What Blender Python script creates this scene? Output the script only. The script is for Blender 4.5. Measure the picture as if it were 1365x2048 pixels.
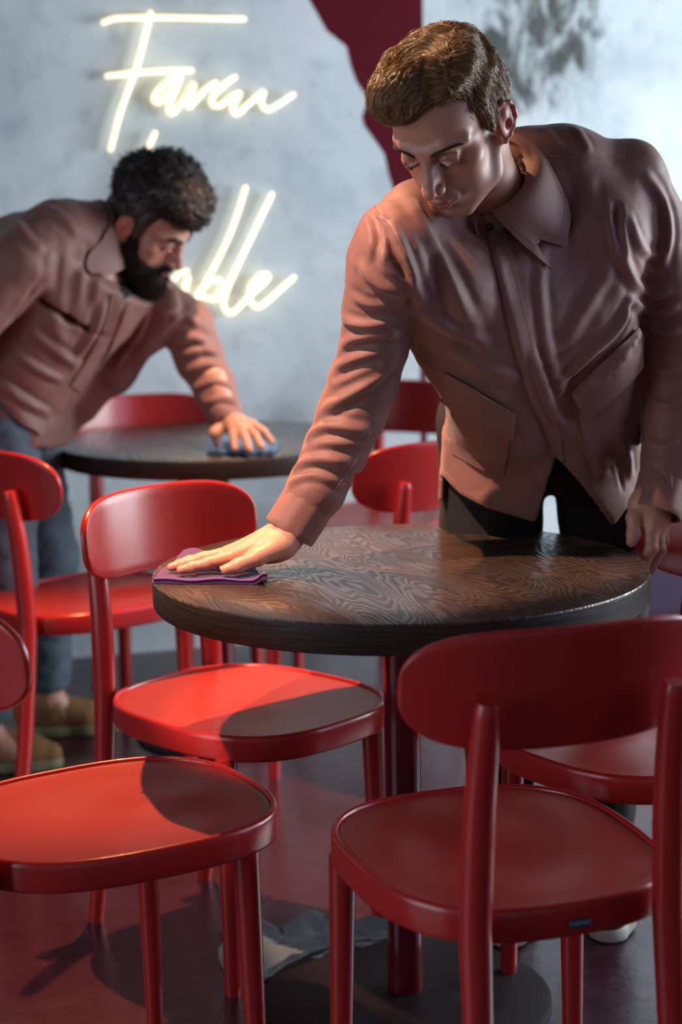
import bpy, math, random
import numpy as np
from mathutils import Vector, Matrix
from mathutils.bvhtree import BVHTree
PI = math.pi
for o in list(bpy.data.objects): bpy.data.objects.remove(o)
S = bpy.context.scene
COL = S.collection

# ------------------------------------------------------------------ camera
F_PX, PITCH, ROLL, CAM_H = 3550.0, math.radians(9.72), math.radians(1.1), 1.32
cam_d = bpy.data.cameras.new('camera'); cam = bpy.data.objects.new('camera', cam_d); COL.objects.link(cam)
cam_d.sensor_fit = 'VERTICAL'; cam_d.sensor_height = 36.0; cam_d.lens = F_PX / 2048 * 36.0
cam.location = (0, 0, CAM_H)
cam.rotation_euler = (Matrix.Rotation(PI / 2 - PITCH, 4, 'X') @ Matrix.Rotation(-ROLL, 4, 'Z')).to_euler()
cam_d.dof.use_dof = True; cam_d.dof.focus_distance = 2.72; cam_d.dof.aperture_fstop = 2.8
cam_d.clip_end = 60
S.camera = cam

def ray(px, py):
    x = (px - 682.5) / F_PX; y = -(py - 1024) / F_PX
    c, s = math.cos(ROLL), math.sin(ROLL); x, y = c * x + s * y, -s * x + c * y
    cp, sp = math.cos(PITCH), math.sin(PITCH)
    return np.array([x, cp + y * sp, y * cp - sp])
def at(px, py, Y):                 # the point of depth Y seen at a pixel
    d = ray(px, py); return d * (Y / d[1]) + np.array([0, 0, CAM_H])
def onz(px, py, z):
    d = ray(px, py); return d * ((z - CAM_H) / d[2]) + np.array([0, 0, CAM_H])
def project(P):
    P = np.asarray(P, float) - np.array([0, 0, CAM_H]); cp, sp = math.cos(PITCH), math.sin(PITCH)
    X = P[..., 0]; D = P[..., 1] * cp - P[..., 2] * sp; U = P[..., 1] * sp + P[..., 2] * cp
    x, y = X / D, U / D; c, s = math.cos(ROLL), math.sin(ROLL); x, y = c * x - s * y, s * x + c * y
    return np.stack([682.5 + F_PX * x, 1024 - F_PX * y], -1)

# ------------------------------------------------------------------ render look, world, lights
S.view_settings.view_transform = 'Standard'; S.view_settings.look = 'None'
S.view_settings.gamma = 1; S.view_settings.use_curve_mapping = False
S.view_settings.exposure = 0.10
W = bpy.data.worlds.new('world'); S.world = W; W.use_nodes = True
W.node_tree.nodes['Background'].inputs[0].default_value = (0.50, 0.56, 0.68, 1)
W.node_tree.nodes['Background'].inputs[1].default_value = 0.29

def area(name, loc, target, sx, sy, power, color, spread=180):
    l = bpy.data.lights.new(name, 'AREA'); l.shape = 'RECTANGLE'; l.size = sx; l.size_y = sy
    l.energy = power; l.color = color; l.spread = math.radians(spread)
    o = bpy.data.objects.new(name, l); COL.objects.link(o); o.location = loc
    o.rotation_euler = (Vector(target) - Vector(loc)).to_track_quat('-Z', 'Y').to_euler()
    return o
# daylight through the window in the right-hand wall
WIN_X, WIN_Z0, WIN_Z1 = 2.9, 0.55, 2.25
WINS = [(3.25, 5.35, 175, (0.84, 0.94, 1.0)), (2.0, 2.9, 22, (0.60, 0.62, 1.0))]
for y0, y1, pw, cc in WINS:
    area('window_daylight', (WIN_X + .12, (y0 + y1) / 2, (WIN_Z0 + WIN_Z1) / 2), (0, (y0 + y1) / 2, 1.3), y1 - y0, WIN_Z1 - WIN_Z0, pw, cc)
# added soft fill at the left-hand wall, out of view; its window is invented
area('left_wall_fill', (-2.97, 0.8, 1.35), (0, 0.8, 1.35), 2.4, 2.1, 52, (0.78, 0.86, 1.0))
# warm ceiling spot over the main table
def spot(name, loc, target, power, color, angle, blend, radius):
    l = bpy.data.lights.new(name, 'SPOT'); l.energy = power; l.color = color; l.spot_size = math.radians(angle)
    l.spot_blend = blend; l.shadow_soft_size = radius
    o = bpy.data.objects.new(name, l); COL.objects.link(o); o.location = loc
    o.rotation_euler = (Vector(target) - Vector(loc)).to_track_quat('-Z', 'Y').to_euler()
    return o
spot('warm_ceiling_spot', (-0.20, 3.55, 2.60), (-.38, 3.22, 0.4), 420, (1.0, 0.47, 0.19), 51, .6, .018)
spot('warm_aimed_spot', (-1.10, 2.00, 2.82), (-.10, 2.81, 1.0), 560, (1.0, 0.63, 0.46), 21, .3, .03)
spot('warm_aimed_spot', (-.95, 3.35, 2.82), (.13, 2.74, 1.53), 260, (1.0, 0.60, 0.33), 13, .5, .03)  # extra unseen spot, added to light the front man's hair
spot('warm_aimed_spot', (.10, 3.30, 2.82), (-.27, 4.26, .83), 420, (1.0, 0.64, 0.44), 12, .4, .03)  # another added spot, out of view, for the back man's arm

# ------------------------------------------------------------------ mesh helpers
def tag(o, label=None, cat=None, group=None, kind=None):
    if label: o['label'] = label
    if cat: o['category'] = cat
    if group: o['group'] = group
    if kind: o['kind'] = kind
    return o
def empty(name, loc, rz=0.0):
    o = bpy.data.objects.new(name, None); COL.objects.link(o); o.location = loc; o.rotation_euler = (0, 0, rz)
    o.empty_display_size = .05
    return o
def mesh(name, V, Fc, mats, parent=None, smooth=True, angle=40, midx=None):
    me = bpy.data.meshes.new(name)
    V = np.asarray(V, float)
    me.from_pydata([tuple(v) for v in V], [], [tuple(int(i) for i in f) for f in Fc])
    if not isinstance(mats, (list, tuple)): mats = [mats]
    for m in mats: me.materials.append(m)
    if midx is not None: me.polygons.foreach_set('material_index', np.asarray(midx, np.int32))
    me.polygons.foreach_set('use_smooth', np.full(len(me.polygons), smooth))
    me.validate(); me.update()
    if smooth and angle: me.set_sharp_from_angle(angle=math.radians(angle))
    o = bpy.data.objects.new(name, me); COL.objects.link(o)
    if parent is not None: o.parent = parent
    return o
def fastmesh(name, V, Q, mat, parent=None, smooth=True):      # all-quad / all-tri arrays, quick
    me = bpy.data.meshes.new(name); V = np.ascontiguousarray(V, np.float32); Q = np.ascontiguousarray(Q, np.int32)
    k = Q.shape[1]
    me.vertices.add(len(V)); me.vertices.foreach_set('co', V.ravel())
    me.loops.add(Q.size); me.loops.foreach_set('vertex_index', Q.ravel())
    me.polygons.add(len(Q)); me.polygons.foreach_set('loop_start', np.arange(0, Q.size, k, dtype=np.int32))
    me.polygons.foreach_set('use_smooth', np.full(len(Q), smooth))
    me.materials.append(mat); me.update(calc_edges=True); me.validate()
    o = bpy.data.objects.new(name, me); COL.objects.link(o)
    if parent is not None: o.parent = parent
    return o
class MB:                            # collects shapes into one mesh
    def __init__(s): s.V = []; s.F = []
    def add(s, V, Fc):
        n = len(s.V); s.V += [tuple(v) for v in V]; s.F += [tuple(i + n for i in f) for f in Fc]; return s
    def box(s, c, size, rot=None):
        c = np.array(c, float); h = np.array(size, float) / 2
        P = np.array([[x, y, z] for x in (-1, 1) for y in (-1, 1) for z in (-1, 1)]) * h
        if rot is not None: P = P @ np.array(rot.to_3x3()).T
        return s.add(P + c, [(0, 1, 3, 2), (4, 6, 7, 5), (0, 4, 5, 1), (2, 3, 7, 6), (0, 2, 6, 4), (1, 5, 7, 3)])
    def tube(s, pts, rad, n=14, cap=True, flat=None):
        P = [np.array(p, float) for p in pts]; R = rad if hasattr(rad, '__len__') else [rad] * len(P)
        V = []; Fc = []; up = None
        for i, p in enumerate(P):
            t = P[min(i + 1, len(P) - 1)] - P[max(i - 1, 0)]; t /= np.linalg.norm(t) + 1e-12
            if up is None: up = np.array([0, 0, 1.]) if abs(t[2]) < .9 else np.array([0, 1., 0])
            a = np.cross(up, t); a /= np.linalg.norm(a) + 1e-12; b = np.cross(t, a); up = b
            for k in range(n):
                q = 2 * PI * k / n; V.append(p + R[i] * (math.cos(q) * a + math.sin(q) * b))
        for i in range(len(P) - 1):
            for k in range(n):
                Fc.append((i * n + k, i * n + (k + 1) % n, (i + 1) * n + (k + 1) % n, (i + 1) * n + k))
        if cap: Fc.append(tuple(range(n))[::-1]); Fc.append(tuple((len(P) - 1) * n + k for k in range(n)))
        return s.add(V, Fc)
    def lathe(s, prof, c=(0, 0, 0), n=64):     # prof: (r, z) from top centre outward and down
        V = []; Fc = []
        for r, z in prof:
            for k in range(n):
                q = 2 * PI * k / n; V.append((c[0] + r * math.cos(q), c[1] + r * math.sin(q), c[2] + z))
        for i in range(len(prof) - 1):
            for k in range(n): Fc.append((i * n + k, (i + 1) * n + k, (i + 1) * n + (k + 1) % n, i * n + (k + 1) % n))
        Fc.append(tuple(range(n))); Fc.append(tuple((len(prof) - 1) * n + k for k in range(n))[::-1])
        return s.add(V, Fc)
    def build(s, name, m, parent=None, smooth=True, angle=40):
        return mesh(name, s.V, s.F, m, parent, smooth, angle)
def spline(pts, per=6):              # Catmull-Rom through points
    P = np.array(pts, float); out = []
    Q = np.vstack([2 * P[0] - P[1], P, 2 * P[-1] - P[-2]])
    for i in range(1, len(Q) - 2):
        for k in range(per):
            t = k / per
            out.append(.5 * (2 * Q[i] + (Q[i + 1] - Q[i - 1]) * t + (2 * Q[i - 1] - 5 * Q[i] + 4 * Q[i + 1] - Q[i + 2]) * t * t
                             + (-Q[i - 1] + 3 * Q[i] - 3 * Q[i + 1] + Q[i + 2]) * t ** 3))
    out.append(P[-1]); return np.array(out)

# ------------------------------------------------------------------ materials
class MT:                            # small node-tree writer
    def __init__(s, name):
        s.m = bpy.data.materials.new(name); s.m.use_nodes = True; s.t = s.m.node_tree; s.t.nodes.clear()
        s.out = s.n('ShaderNodeOutputMaterial'); s.b = s.n('ShaderNodeBsdfPrincipled')
        s.l(s.b.outputs[0], s.out.inputs[0])
    def n(s, t, **kw):
        x = s.t.nodes.new(t)
        for k, v in kw.items(): setattr(x, k, v)
        return x
    def l(s, a, b): s.t.links.new(a, b)
    def set(s, **kw):
        for k, v in kw.items():
            i = s.b.inputs[k.replace('_', ' ')]
            if hasattr(v, 'links') or hasattr(v, 'is_output'): s.l(v, i)
            else: i.default_value = v if not (isinstance(v, tuple) and len(v) == 3) else (*v, 1)
        return s
    def coord(s, kind='Object', scale=(1, 1, 1), rot=(0, 0, 0)):
        c = s.n('ShaderNodeTexCoord'); m = s.n('ShaderNodeMapping'); s.l(c.outputs[kind], m.inputs[0])
        m.inputs['Scale'].default_value = scale; m.inputs['Rotation'].default_value = rot; return m.outputs[0]
    def noise(s, vec, scale, detail=4, rough=.5, dist=0):
        x = s.n('ShaderNodeTexNoise'); s.l(vec, x.inputs['Vector']); x.inputs['Scale'].default_value = scale
        x.inputs['Detail'].default_value = detail; x.inputs['Roughness'].default_value = rough; x.inputs['Distortion'].default_value = dist
        return x.outputs[0]
    def ramp(s, fac, stops, interp='LINEAR'):
        r = s.n('ShaderNodeValToRGB'); s.l(fac, r.inputs[0]); r.color_ramp.interpolation = interp
        e = r.color_ramp.elements
        while len(e) < len(stops): e.new(.5)
        for i, (p, c) in enumerate(stops):
            e[i].position = p; e[i].color = (*c, 1) if hasattr(c, '__len__') else (c, c, c, 1)
        return r.outputs[0]
    def mix(s, fac, a, b, mode='MIX'):
        x = s.n('ShaderNodeMix', data_type='RGBA', blend_type=mode)
        for v, i in ((fac, x.inputs[0]), (a, x.inputs[6]), (b, x.inputs[7])):
            if hasattr(v, 'is_output'): s.l(v, i)
            else: i.default_value = v if not (isinstance(v, tuple) and len(v) == 3) else (*v, 1)
        return x.outputs[2]
    def math(s, op, a, b=0.0, clamp=False):
        x = s.n('ShaderNodeMath', operation=op); x.use_clamp = clamp
        for v, i in ((a, x.inputs[0]), (b, x.inputs[1])):
            if hasattr(v, 'is_output'): s.l(v, i)
            else: i.default_value = v
        return x.outputs[0]
    def bump(s, h, strength=.3, dist=.002):
        x = s.n('ShaderNodeBump'); s.l(h, x.inputs['Height']); x.inputs['Strength'].default_value = strength
        x.inputs['Distance'].default_value = dist; s.l(x.outputs[0], s.b.inputs['Normal']); return s
def srgb(r, g, b): return tuple(((c / 255 + .055) / 1.055) ** 2.4 if c > 10 else c / 255 / 12.92 for c in (r, g, b))

M = {}
m = MT('red_lacquer'); v = m.coord()
m.set(Base_Color=m.mix(m.noise(v, 9, 3), (0.36, 0.016, 0.016), (0.42, 0.022, 0.020)), Roughness=m.math('MULTIPLY_ADD', m.noise(v, 60, 3), .10)); m.b.inputs['Roughness'].links[0].from_node.inputs[2].default_value = .20
m.b.inputs['Specular IOR Level'].default_value = .5
m.bump(m.noise(v, 700, 2), .06, .0004); M['red'] = m.m
m = MT('red_seat_lacquer'); v = m.coord()
m.set(Base_Color=m.mix(m.noise(v, 9, 3), (0.30, 0.020, 0.015), (0.35, 0.026, 0.019)), Roughness=.36)
m.bump(m.noise(v, 900, 2), .12, .0004); M['seat'] = m.m
m = MT('oxblood_pole'); m.set(Base_Color=(0.10, 0.004, 0.010), Roughness=.16); M['pole'] = m.m
m = MT('black_base'); v = m.coord(); m.set(Base_Color=(0.012, 0.005, 0.006), Roughness=.6); m.b.inputs['Specular IOR Level'].default_value = .25; m.bump(m.noise(v, 400, 2), .1, .0005); M['base'] = m.m

# dark brushed oak: growth rings cut flat, raised grain
def wood(name, side=False):
    m = MT(name); v = m.coord(rot=(0, 0, math.radians(-40)))
    if side:
        v = m.coord(scale=(1, 1, 1)); g = m.noise(m.coord(scale=(4, 4, 90)), 3, 5, .6, .3)
        m.set(Base_Color=m.ramp(g, [(.3, (.012, .008, .006)), (.7, (.040, .028, .020))]), Roughness=.42)
        m.bump(g, .5, .0015); return m.m
    vo = m.n('ShaderNodeTexVoronoi', feature='F1'); mp = m.n('ShaderNodeMapping'); m.l(v, mp.inputs[0])
    big = m.noise(v, 1.6, 2, .4)
    def grain(sc):
        r_ = m.n('ShaderNodeMapping'); m.l(m.coord(rot=(0, 0, math.radians(-20))), r_.inputs[0]); r_.inputs['Scale'].default_value = sc; return r_.outputs[0]
    st = grain((5.0, 1.2, 1))
    h = m.noise(st, 1.5, 3.5, .42, .35)
    fine = m.noise(grain((60, 3, 1)), 6, 4, .6)
    bands = m.math('SINE', m.math('MULTIPLY_ADD', h, 250.0)); 
    hh = m.math('MULTIPLY_ADD', bands, .5); hh.node.inputs[2].default_value = .5
    mixh = m.math('ADD', m.math('MULTIPLY', hh, .55), m.math('MULTIPLY', fine, .75))
    col = m.ramp(mixh, [(.15, (.010, .006, .005)), (.45, (.036, .021, .015)), (.9, (.085, .054, .039))])
    lg = m.noise(grain((1.6, .8, 1)), 4, 3, .5); col = m.mix(m.ramp(lg, [(.42, 0.0), (.6, .55)]), col, (.010, .006, .005))
    m.set(Base_Color=col, Roughness=m.ramp(mixh, [(.2, .42), (.8, .17)]))
    m.b.inputs['Specular IOR Level'].default_value = .6
    m.bump(mixh, .55, .0012); return m.m
M['wood'] = wood('dark_oak_top'); M['wood_edge'] = wood('dark_oak_edge', True)

m = MT('painted_floor'); v = m.coord()
n1 = m.noise(v, 2.2, 5, .6, .4); n2 = m.noise(v, 26, 5, .65)
scr = m.ramp(m.noise(m.coord(scale=(1, 9, 1), rot=(0, 0, .6)), 30, 2, .5), [(.66, 0.0), (.70, 1.0)])
col = m.mix(n1, (.030, .005, .011), (.052, .009, .018))
col = m.mix(m.math('MULTIPLY', scr, .10), col, (.35, .18, .18))
m.set(Base_Color=col, Roughness=m.ramp(m.math('ADD', m.math('MULTIPLY', n1, .6), m.math('MULTIPLY', n2, .5)), [(.35, .17), (.75, .36)]))
m.b.inputs['Specular IOR Level'].default_value = .85
m.bump(m.noise(v, 7, 6, .6), .30, .006); M['floor'] = m.m

m = MT('blue_grey_plaster'); v = m.coord()
n1 = m.noise(v, 1.9, 6, .62, .6); n2 = m.noise(v, 9, 5, .6, .3); n3 = m.noise(v, 46, 3, .5)
col = m.mix(m.ramp(n1, [(.3, 0.0), (.7, 1.0)]), srgb(176, 188, 194), srgb(214, 222, 225))
col = m.mix(m.math('MULTIPLY', m.ramp(n2, [(.52, 0.0), (.72, 1.0)]), .45), col, srgb(140, 153, 166))
col = m.mix(m.math('MULTIPLY', m.ramp(n3, [(.30, 1.0), (.36, 0.0)]), .35), col, srgb(96, 104, 112))
# bare stained patch on the upper right of the wall
sx = m.n('ShaderNodeSeparateXYZ'); m.l(v, sx.inputs[0])
gx = m.math('SUBTRACT', sx.outputs[0], .66); gx = m.math('MULTIPLY', gx, gx)
gz = m.math('SUBTRACT', sx.outputs[2], 1.88); gz = m.math('MULTIPLY', gz, gz)
gz = m.math('MULTIPLY', gz, .45)
rr = m.math('SUBTRACT', 1.0, m.math('MULTIPLY', m.math('ADD', gx, gz), 7.0), True)
tilt = m.coord(rot=(0, math.radians(-28), 0), scale=(2.2, 1, .9))
st = m.ramp(m.math('MULTIPLY', m.noise(tilt, 6.5, 7, .68, .7), m.math('ADD', rr, .12)), [(.44, 0.0), (.56, 1.0)])
col = m.mix(m.math('MULTIPLY', st, .92), col, srgb(26, 28, 28))
st2 = m.ramp(m.math('MULTIPLY', m.noise(tilt, 12, 6, .7, .4), m.math('ADD', rr, .18)), [(.40, 0.0), (.6, 1.0)])
col = m.mix(m.math('MULTIPLY', st2, .35), col, srgb(110, 112, 108))
m.set(Base_Color=col, Roughness=.85); m.bump(m.math('ADD', n2, m.math('MULTIPLY', n3, .3)), .25, .004); M['plaster'] = m.m
m = MT('maroon_wall_paint'); v = m.coord()
vo = m.n('ShaderNodeTexVoronoi'); m.l(v, vo.inputs['Vector']); vo.inputs['Scale'].default_value = 28
sp = m.ramp(vo.outputs['Distance'], [(.07, 1.0), (.10, 0.0)])  # pale specks put into the colour as sparkles on the maroon
m.set(Base_Color=m.mix(m.math('MULTIPLY', sp, .25), m.mix(m.noise(v, 3, 3), (.070, .002, .007), (.105, .004, .016)), (.4, .16, .18)), Roughness=.85); m.b.inputs['Specular IOR Level'].default_value = .15; M['maroon'] = m.m
m = MT('ceiling_paint'); v = m.coord(); m.set(Base_Color=m.mix(m.noise(v, 3, 3), (.05, .05, .055), (.07, .07, .075)), Roughness=.9); M['ceil'] = m.m
m = MT('side_wall_paint'); v = m.coord(); m.set(Base_Color=m.mix(m.noise(v, 3, 3), (.10, .10, .11), (.13, .13, .14)), Roughness=.9); M['side'] = m.m
m = MT('window_frame_paint'); v = m.coord(); m.set(Base_Color=m.mix(m.noise(v, 8, 3), (.03, .03, .03), (.04, .04, .04)), Roughness=.5); M['frame'] = m.m
m = MT('neon_tube'); m.set(Base_Color=(1, .93, .78), Roughness=.4)
m.b.inputs['Emission Color'].default_value = (1.0, 0.78, 0.42, 1); m.b.inputs['Emission Strength'].default_value = 1.5; M['neon'] = m.m
m = MT('sign_wire'); m.set(Base_Color=(.5, .5, .5), Roughness=.4); M['wire'] = m.m
m = MT('label_plate'); m.set(Base_Color=(.035, .035, .08), Roughness=.3); M['plate'] = m.m
m = MT('label_lettering'); m.set(Base_Color=(.45, .5, .65), Roughness=.3, Metallic=.4); M['letters'] = m.m
m = MT('crumpled_paper'); v = m.coord(); m.set(Base_Color=m.mix(m.noise(v, 20, 4), (.10, .115, .12), (.19, .21, .22)), Roughness=.8); m.bump(m.noise(v, 60, 5, .6), .4, .003); M['paper'] = m.m

# ------------------------------------------------------------------ the room
tag(mesh('floor', [(-3, -1, 0), (3, -1, 0), (3, 7.2, 0), (-3, 7.2, 0)], [(0, 1, 2, 3)], M['floor'], smooth=False), kind='structure')
fl = bpy.data.objects['floor']
WALL_Y, WALL_A = 5.41, math.atan(.265)
WM = Matrix.Translation((0, WALL_Y, 0)) @ Matrix.Rotation(WALL_A, 4, 'Z')
WMI = np.array(WM.inverted())
def onwall(px, py, off=0.0):         # local wall coordinates (u along, z up) of a pixel
    d = ray(px, py); C0 = np.array([0, 0, CAM_H]); nrm = np.array([math.sin(WALL_A), -math.cos(WALL_A), 0])
    P0 = np.array([0, WALL_Y, 0]) + nrm * off
    k = nrm @ (P0 - C0) / (nrm @ d); p = C0 + k * d
    q = WMI @ np.array([*p, 1]); return q[0], q[2]
back = MB().box((0, .06, 1.45), (6.6, .12, 2.9))
nb = len(back.F)
edge = [(-20, -60), (560, -120), (620, 0), (655, 62), (694, 93), (703, 132), (715, 165), (740, 200), (733, 212), (725, 234), (730, 252), (752, 282), (770, 308), (778, 345),
        (786, 372), (800, 420), (822, 520), (838, 600), (842, 640), (842, 770), (843, 1150), (843, 1290)]
right = [(855, 1290), (855, 1150), (854, 770), (853, 640), (849, 400), (846, 0), (845, -140)]
poly = [onwall(*p) for p in edge[1:]] + [onwall(*p) for p in right]
V = [(u, -.0015, z) for u, z in poly] + [(u, .004, z) for u, z in poly]; n = len(poly)
back.add(V, [tuple(range(n))] + [(i, i + n, (i + 1) % n + n, (i + 1) % n) for i in range(n)])
wb = mesh('wall_back', back.V, back.F, [M['plaster'], M['maroon']], smooth=False, midx=[0] * nb + [1] * (n + 1))
wb.matrix_world = WM; tag(wb, kind='structure')
m = MT('dark_purple_panel'); v = m.coord(); m.set(Base_Color=m.mix(m.noise(v, 5, 3), (.022, .009, .035), (.034, .014, .052)), Roughness=.6); M['panel'] = m.m
tr = MB().box((1.32, -.012, .23), (.94, .022, .46)).build('trim_1', M['panel'], smooth=False); tr.matrix_world = WM; tag(tr, kind='structure')
tag(MB().box((-3.06, 2.6, 1.45), (.12, 7.4, 2.9)).build('wall_left', M['side'], smooth=False), kind='structure')
rw = MB(); hz = (WIN_Z0 + WIN_Z1) / 2
for y0, y1 in ((-1, 2.0), (2.9, 3.25), (5.35, 6.6)): rw.box((WIN_X + .1, (y0 + y1) / 2, 1.45), (.12, y1 - y0, 2.9))
for k, (y0, y1, pw, cc) in enumerate(WINS):
    rw.box((WIN_X + .1, (y0 + y1) / 2, WIN_Z0 / 2), (.12, y1 - y0, WIN_Z0)); rw.box((WIN_X + .1, (y0 + y1) / 2, (WIN_Z1 + 2.9) / 2), (.12, y1 - y0, 2.9 - WIN_Z1))
    wf = MB()
    for y in (y0 + .03, (y0 + y1) / 2, y1 - .03): wf.box((WIN_X + .06, y, hz), (.04, .05, WIN_Z1 - WIN_Z0))
    for z in (WIN_Z0 + .025, WIN_Z1 - .025): wf.box((WIN_X + .06, (y0 + y1) / 2, z), (.04, y1 - y0, .05))
    tag(wf.build('window_%d' % (k + 1), M['frame'], smooth=False), kind='structure')
tag(rw.build('wall_right', M['side'], smooth=False), kind='structure')
wf = MB()  # made-up frame around the added fill light on the left wall
for y in (-.43, .8, 2.03): wf.box((-2.985, y, 1.35), (.03, .06, 2.16))
for z in (.28, 2.42): wf.box((-2.985, .8, z), (.03, 2.52, .06))
tag(wf.build('window_3', M['frame'], smooth=False), kind='structure')
tag(MB().box((0, 2.9, 2.95), (6.4, 8, .1)).build('ceiling', M['ceil'], smooth=False), kind='structure')

# ------------------------------------------------------------------ neon sign
sign = empty('neon_sign', (0, WALL_Y, 0), WALL_A)
tag(sign, 'glowing cream neon script sign reading Farm Table on the blue-grey wall', 'sign')
def stroke(name, pts, parent=sign, r=.0066, off=.032):
    L = [onwall(x, y, off) for x, y in pts]; P = spline([(u, -off, z) for u, z in L], 7)
    mb = MB().tube(P, r, 12)
    for e in (P[0], P[-1]):
        mb.lathe([(r * math.sin(a), r * math.cos(a)) for a in np.linspace(.05, PI - .05, 8)], e, 12)
    return mb.build(name, M['neon'], parent, angle=80)
stroke('letter_bar', [(207, 45), (222, 39), (245, 36), (330, 35), (420, 37), (488, 38)])
stroke('letter_stem', [(301, 26), (293, 60), (272, 138), (242, 220), (221, 299)])
stroke('letter_bar', [(214, 152), (240, 149), (267, 146), (325, 142), (383, 141)])
stroke('letter', [(360, 155), (338, 162), (316, 181), (307, 198), (317, 205), (336, 190), (352, 170), (360, 155), (350, 180), (338, 212), (341, 227), (354, 218), (370, 196), (388, 166),
                  (381, 192), (378, 214), (396, 196), (412, 178), (431, 165)])
stroke('letter', [(470, 154), (448, 170), (427, 192), (424, 208), (438, 212), (458, 198), (480, 186), (468, 208), (466, 222), (477, 227), (498, 208), (527, 183),
                  (522, 204), (534, 219), (554, 211), (587, 189)])
stroke('letter_stem', [(310, 266), (291, 307), (268, 346), (252, 400), (235, 470), (222, 540)])
stroke('letter', [(374, 542), (352, 552), (338, 580), (350, 600), (366, 585), (378, 552), (370, 585), (376, 608), (388, 603), (414, 560), (450, 490), (474, 430), (491, 375)])
stroke('letter', [(388, 603), (404, 578), (426, 560), (441, 563), (444, 580), (430, 598), (410, 595), (398, 588)])
stroke('letter', [(544, 388), (526, 426), (502, 476), (476, 530), (456, 574), (447, 604), (452, 622), (466, 625), (488, 604), (512, 580), (532, 562), (536, 551), (520, 551), (502, 572), (500, 600), (516, 614), (538, 600),
                  (562, 578), (588, 555)])
wi = MB().tube(spline([(*[onwall(221, 299, .01)[0]], -.01, onwall(221, 299)[1]), (onwall(230, 322)[0], -.012, onwall(230, 322)[1]), (onwall(248, 334)[0], -.01, onwall(248, 334)[1])], 5), .0012, 6)
wi.build('wire', M['wire'], sign)

# ------------------------------------------------------------------ tables
def make_table(loc, label, R=.40, base_off=(0, 0), base_r=.245):
    t = empty('round_table', loc); tag(t, label, 'table', 'round pedestal tables')
    T = .745
    top = MB().lathe([(.0001, T), (.1, T), (.2, T), (.3, T), (R - .003, T), (R - .0012, T - .0006), (R, T - .003)], n=128)
    top.build('tabletop', M['wood'], t)
    MB().lathe([(R - .006, T - .0012), (R, T - .003), (R, T - .043), (R - .002, T - .046), (.1, T - .046), (.001, T - .046)], n=128).build('table_edge', M['wood_edge'], t)
    MB().lathe([(.001, T - .046), (.12, T - .046), (.12, T - .054), (.03, T - .056), (.03, .02), (.001, .02)], n=40).build('pole', M['pole'], t)
    b = MB().lathe([(.001, .022), (.03, .022), (base_r * .6, .016), (base_r - .01, .011), (base_r, .007), (base_r, .0005), (.001, .0005)], (base_off[0], base_off[1], 0), n=96)
    b.build('base_plate', M['base'], t)
    return t
make_table((.094, 2.816, 0), 'dark oak round table in front, being wiped with a purple cloth')
make_table((-.314, 4.49, 0), 'dark round table behind, being wiped with a blue cloth', base_off=(.02, -.1), base_r=.24)

# ------------------------------------------------------------------ chairs
SA, SB, SN, SK = .209, .238, 2.8, .03
def outline(s=1.0, n=96, inset=0.0):
    out = []
    for k in range(n):
        q = 2 * PI * k / n; c, sn = math.cos(q), math.sin(q)
        x = abs(c) ** (2 / SN) * math.copysign(1, c); y = abs(sn) ** (2 / SN) * math.copysign(1, sn)
        out.append(((SA * (1 + SK * y) - inset) * x * s, (SB - inset) * y * s))
    return out
def radial(rings, n=96):
    V = []; Fc = []
    for s, inset, zf in rings:
        for x, y in outline(s, n, inset): V.append((x, y, zf(x, y) if callable(zf) else zf))
    for i in range(len(rings) - 1):
        for k in range(n): Fc.append((i * n + k, i * n + (k + 1) % n, (i + 1) * n + (k + 1) % n, (i + 1) * n + k))
    Fc.append(tuple(range(n))[::-1]); Fc.append(tuple((len(rings) - 1) * n + k for k in range(n)))
    return V, Fc
def dish(x, y):
    r = math.hypot(x / .2, y / .23)
    return .4545 - .013 * math.exp(-(x / .11) ** 2 - ((y + .04) / .10) ** 2) - .004 * math.exp(-((abs(x) - .085) / .05) ** 2 - ((y - .08) / .08) ** 2) + .002 * math.exp(-(x / .03) ** 2 - ((y - .1) / .07) ** 2)
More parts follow.
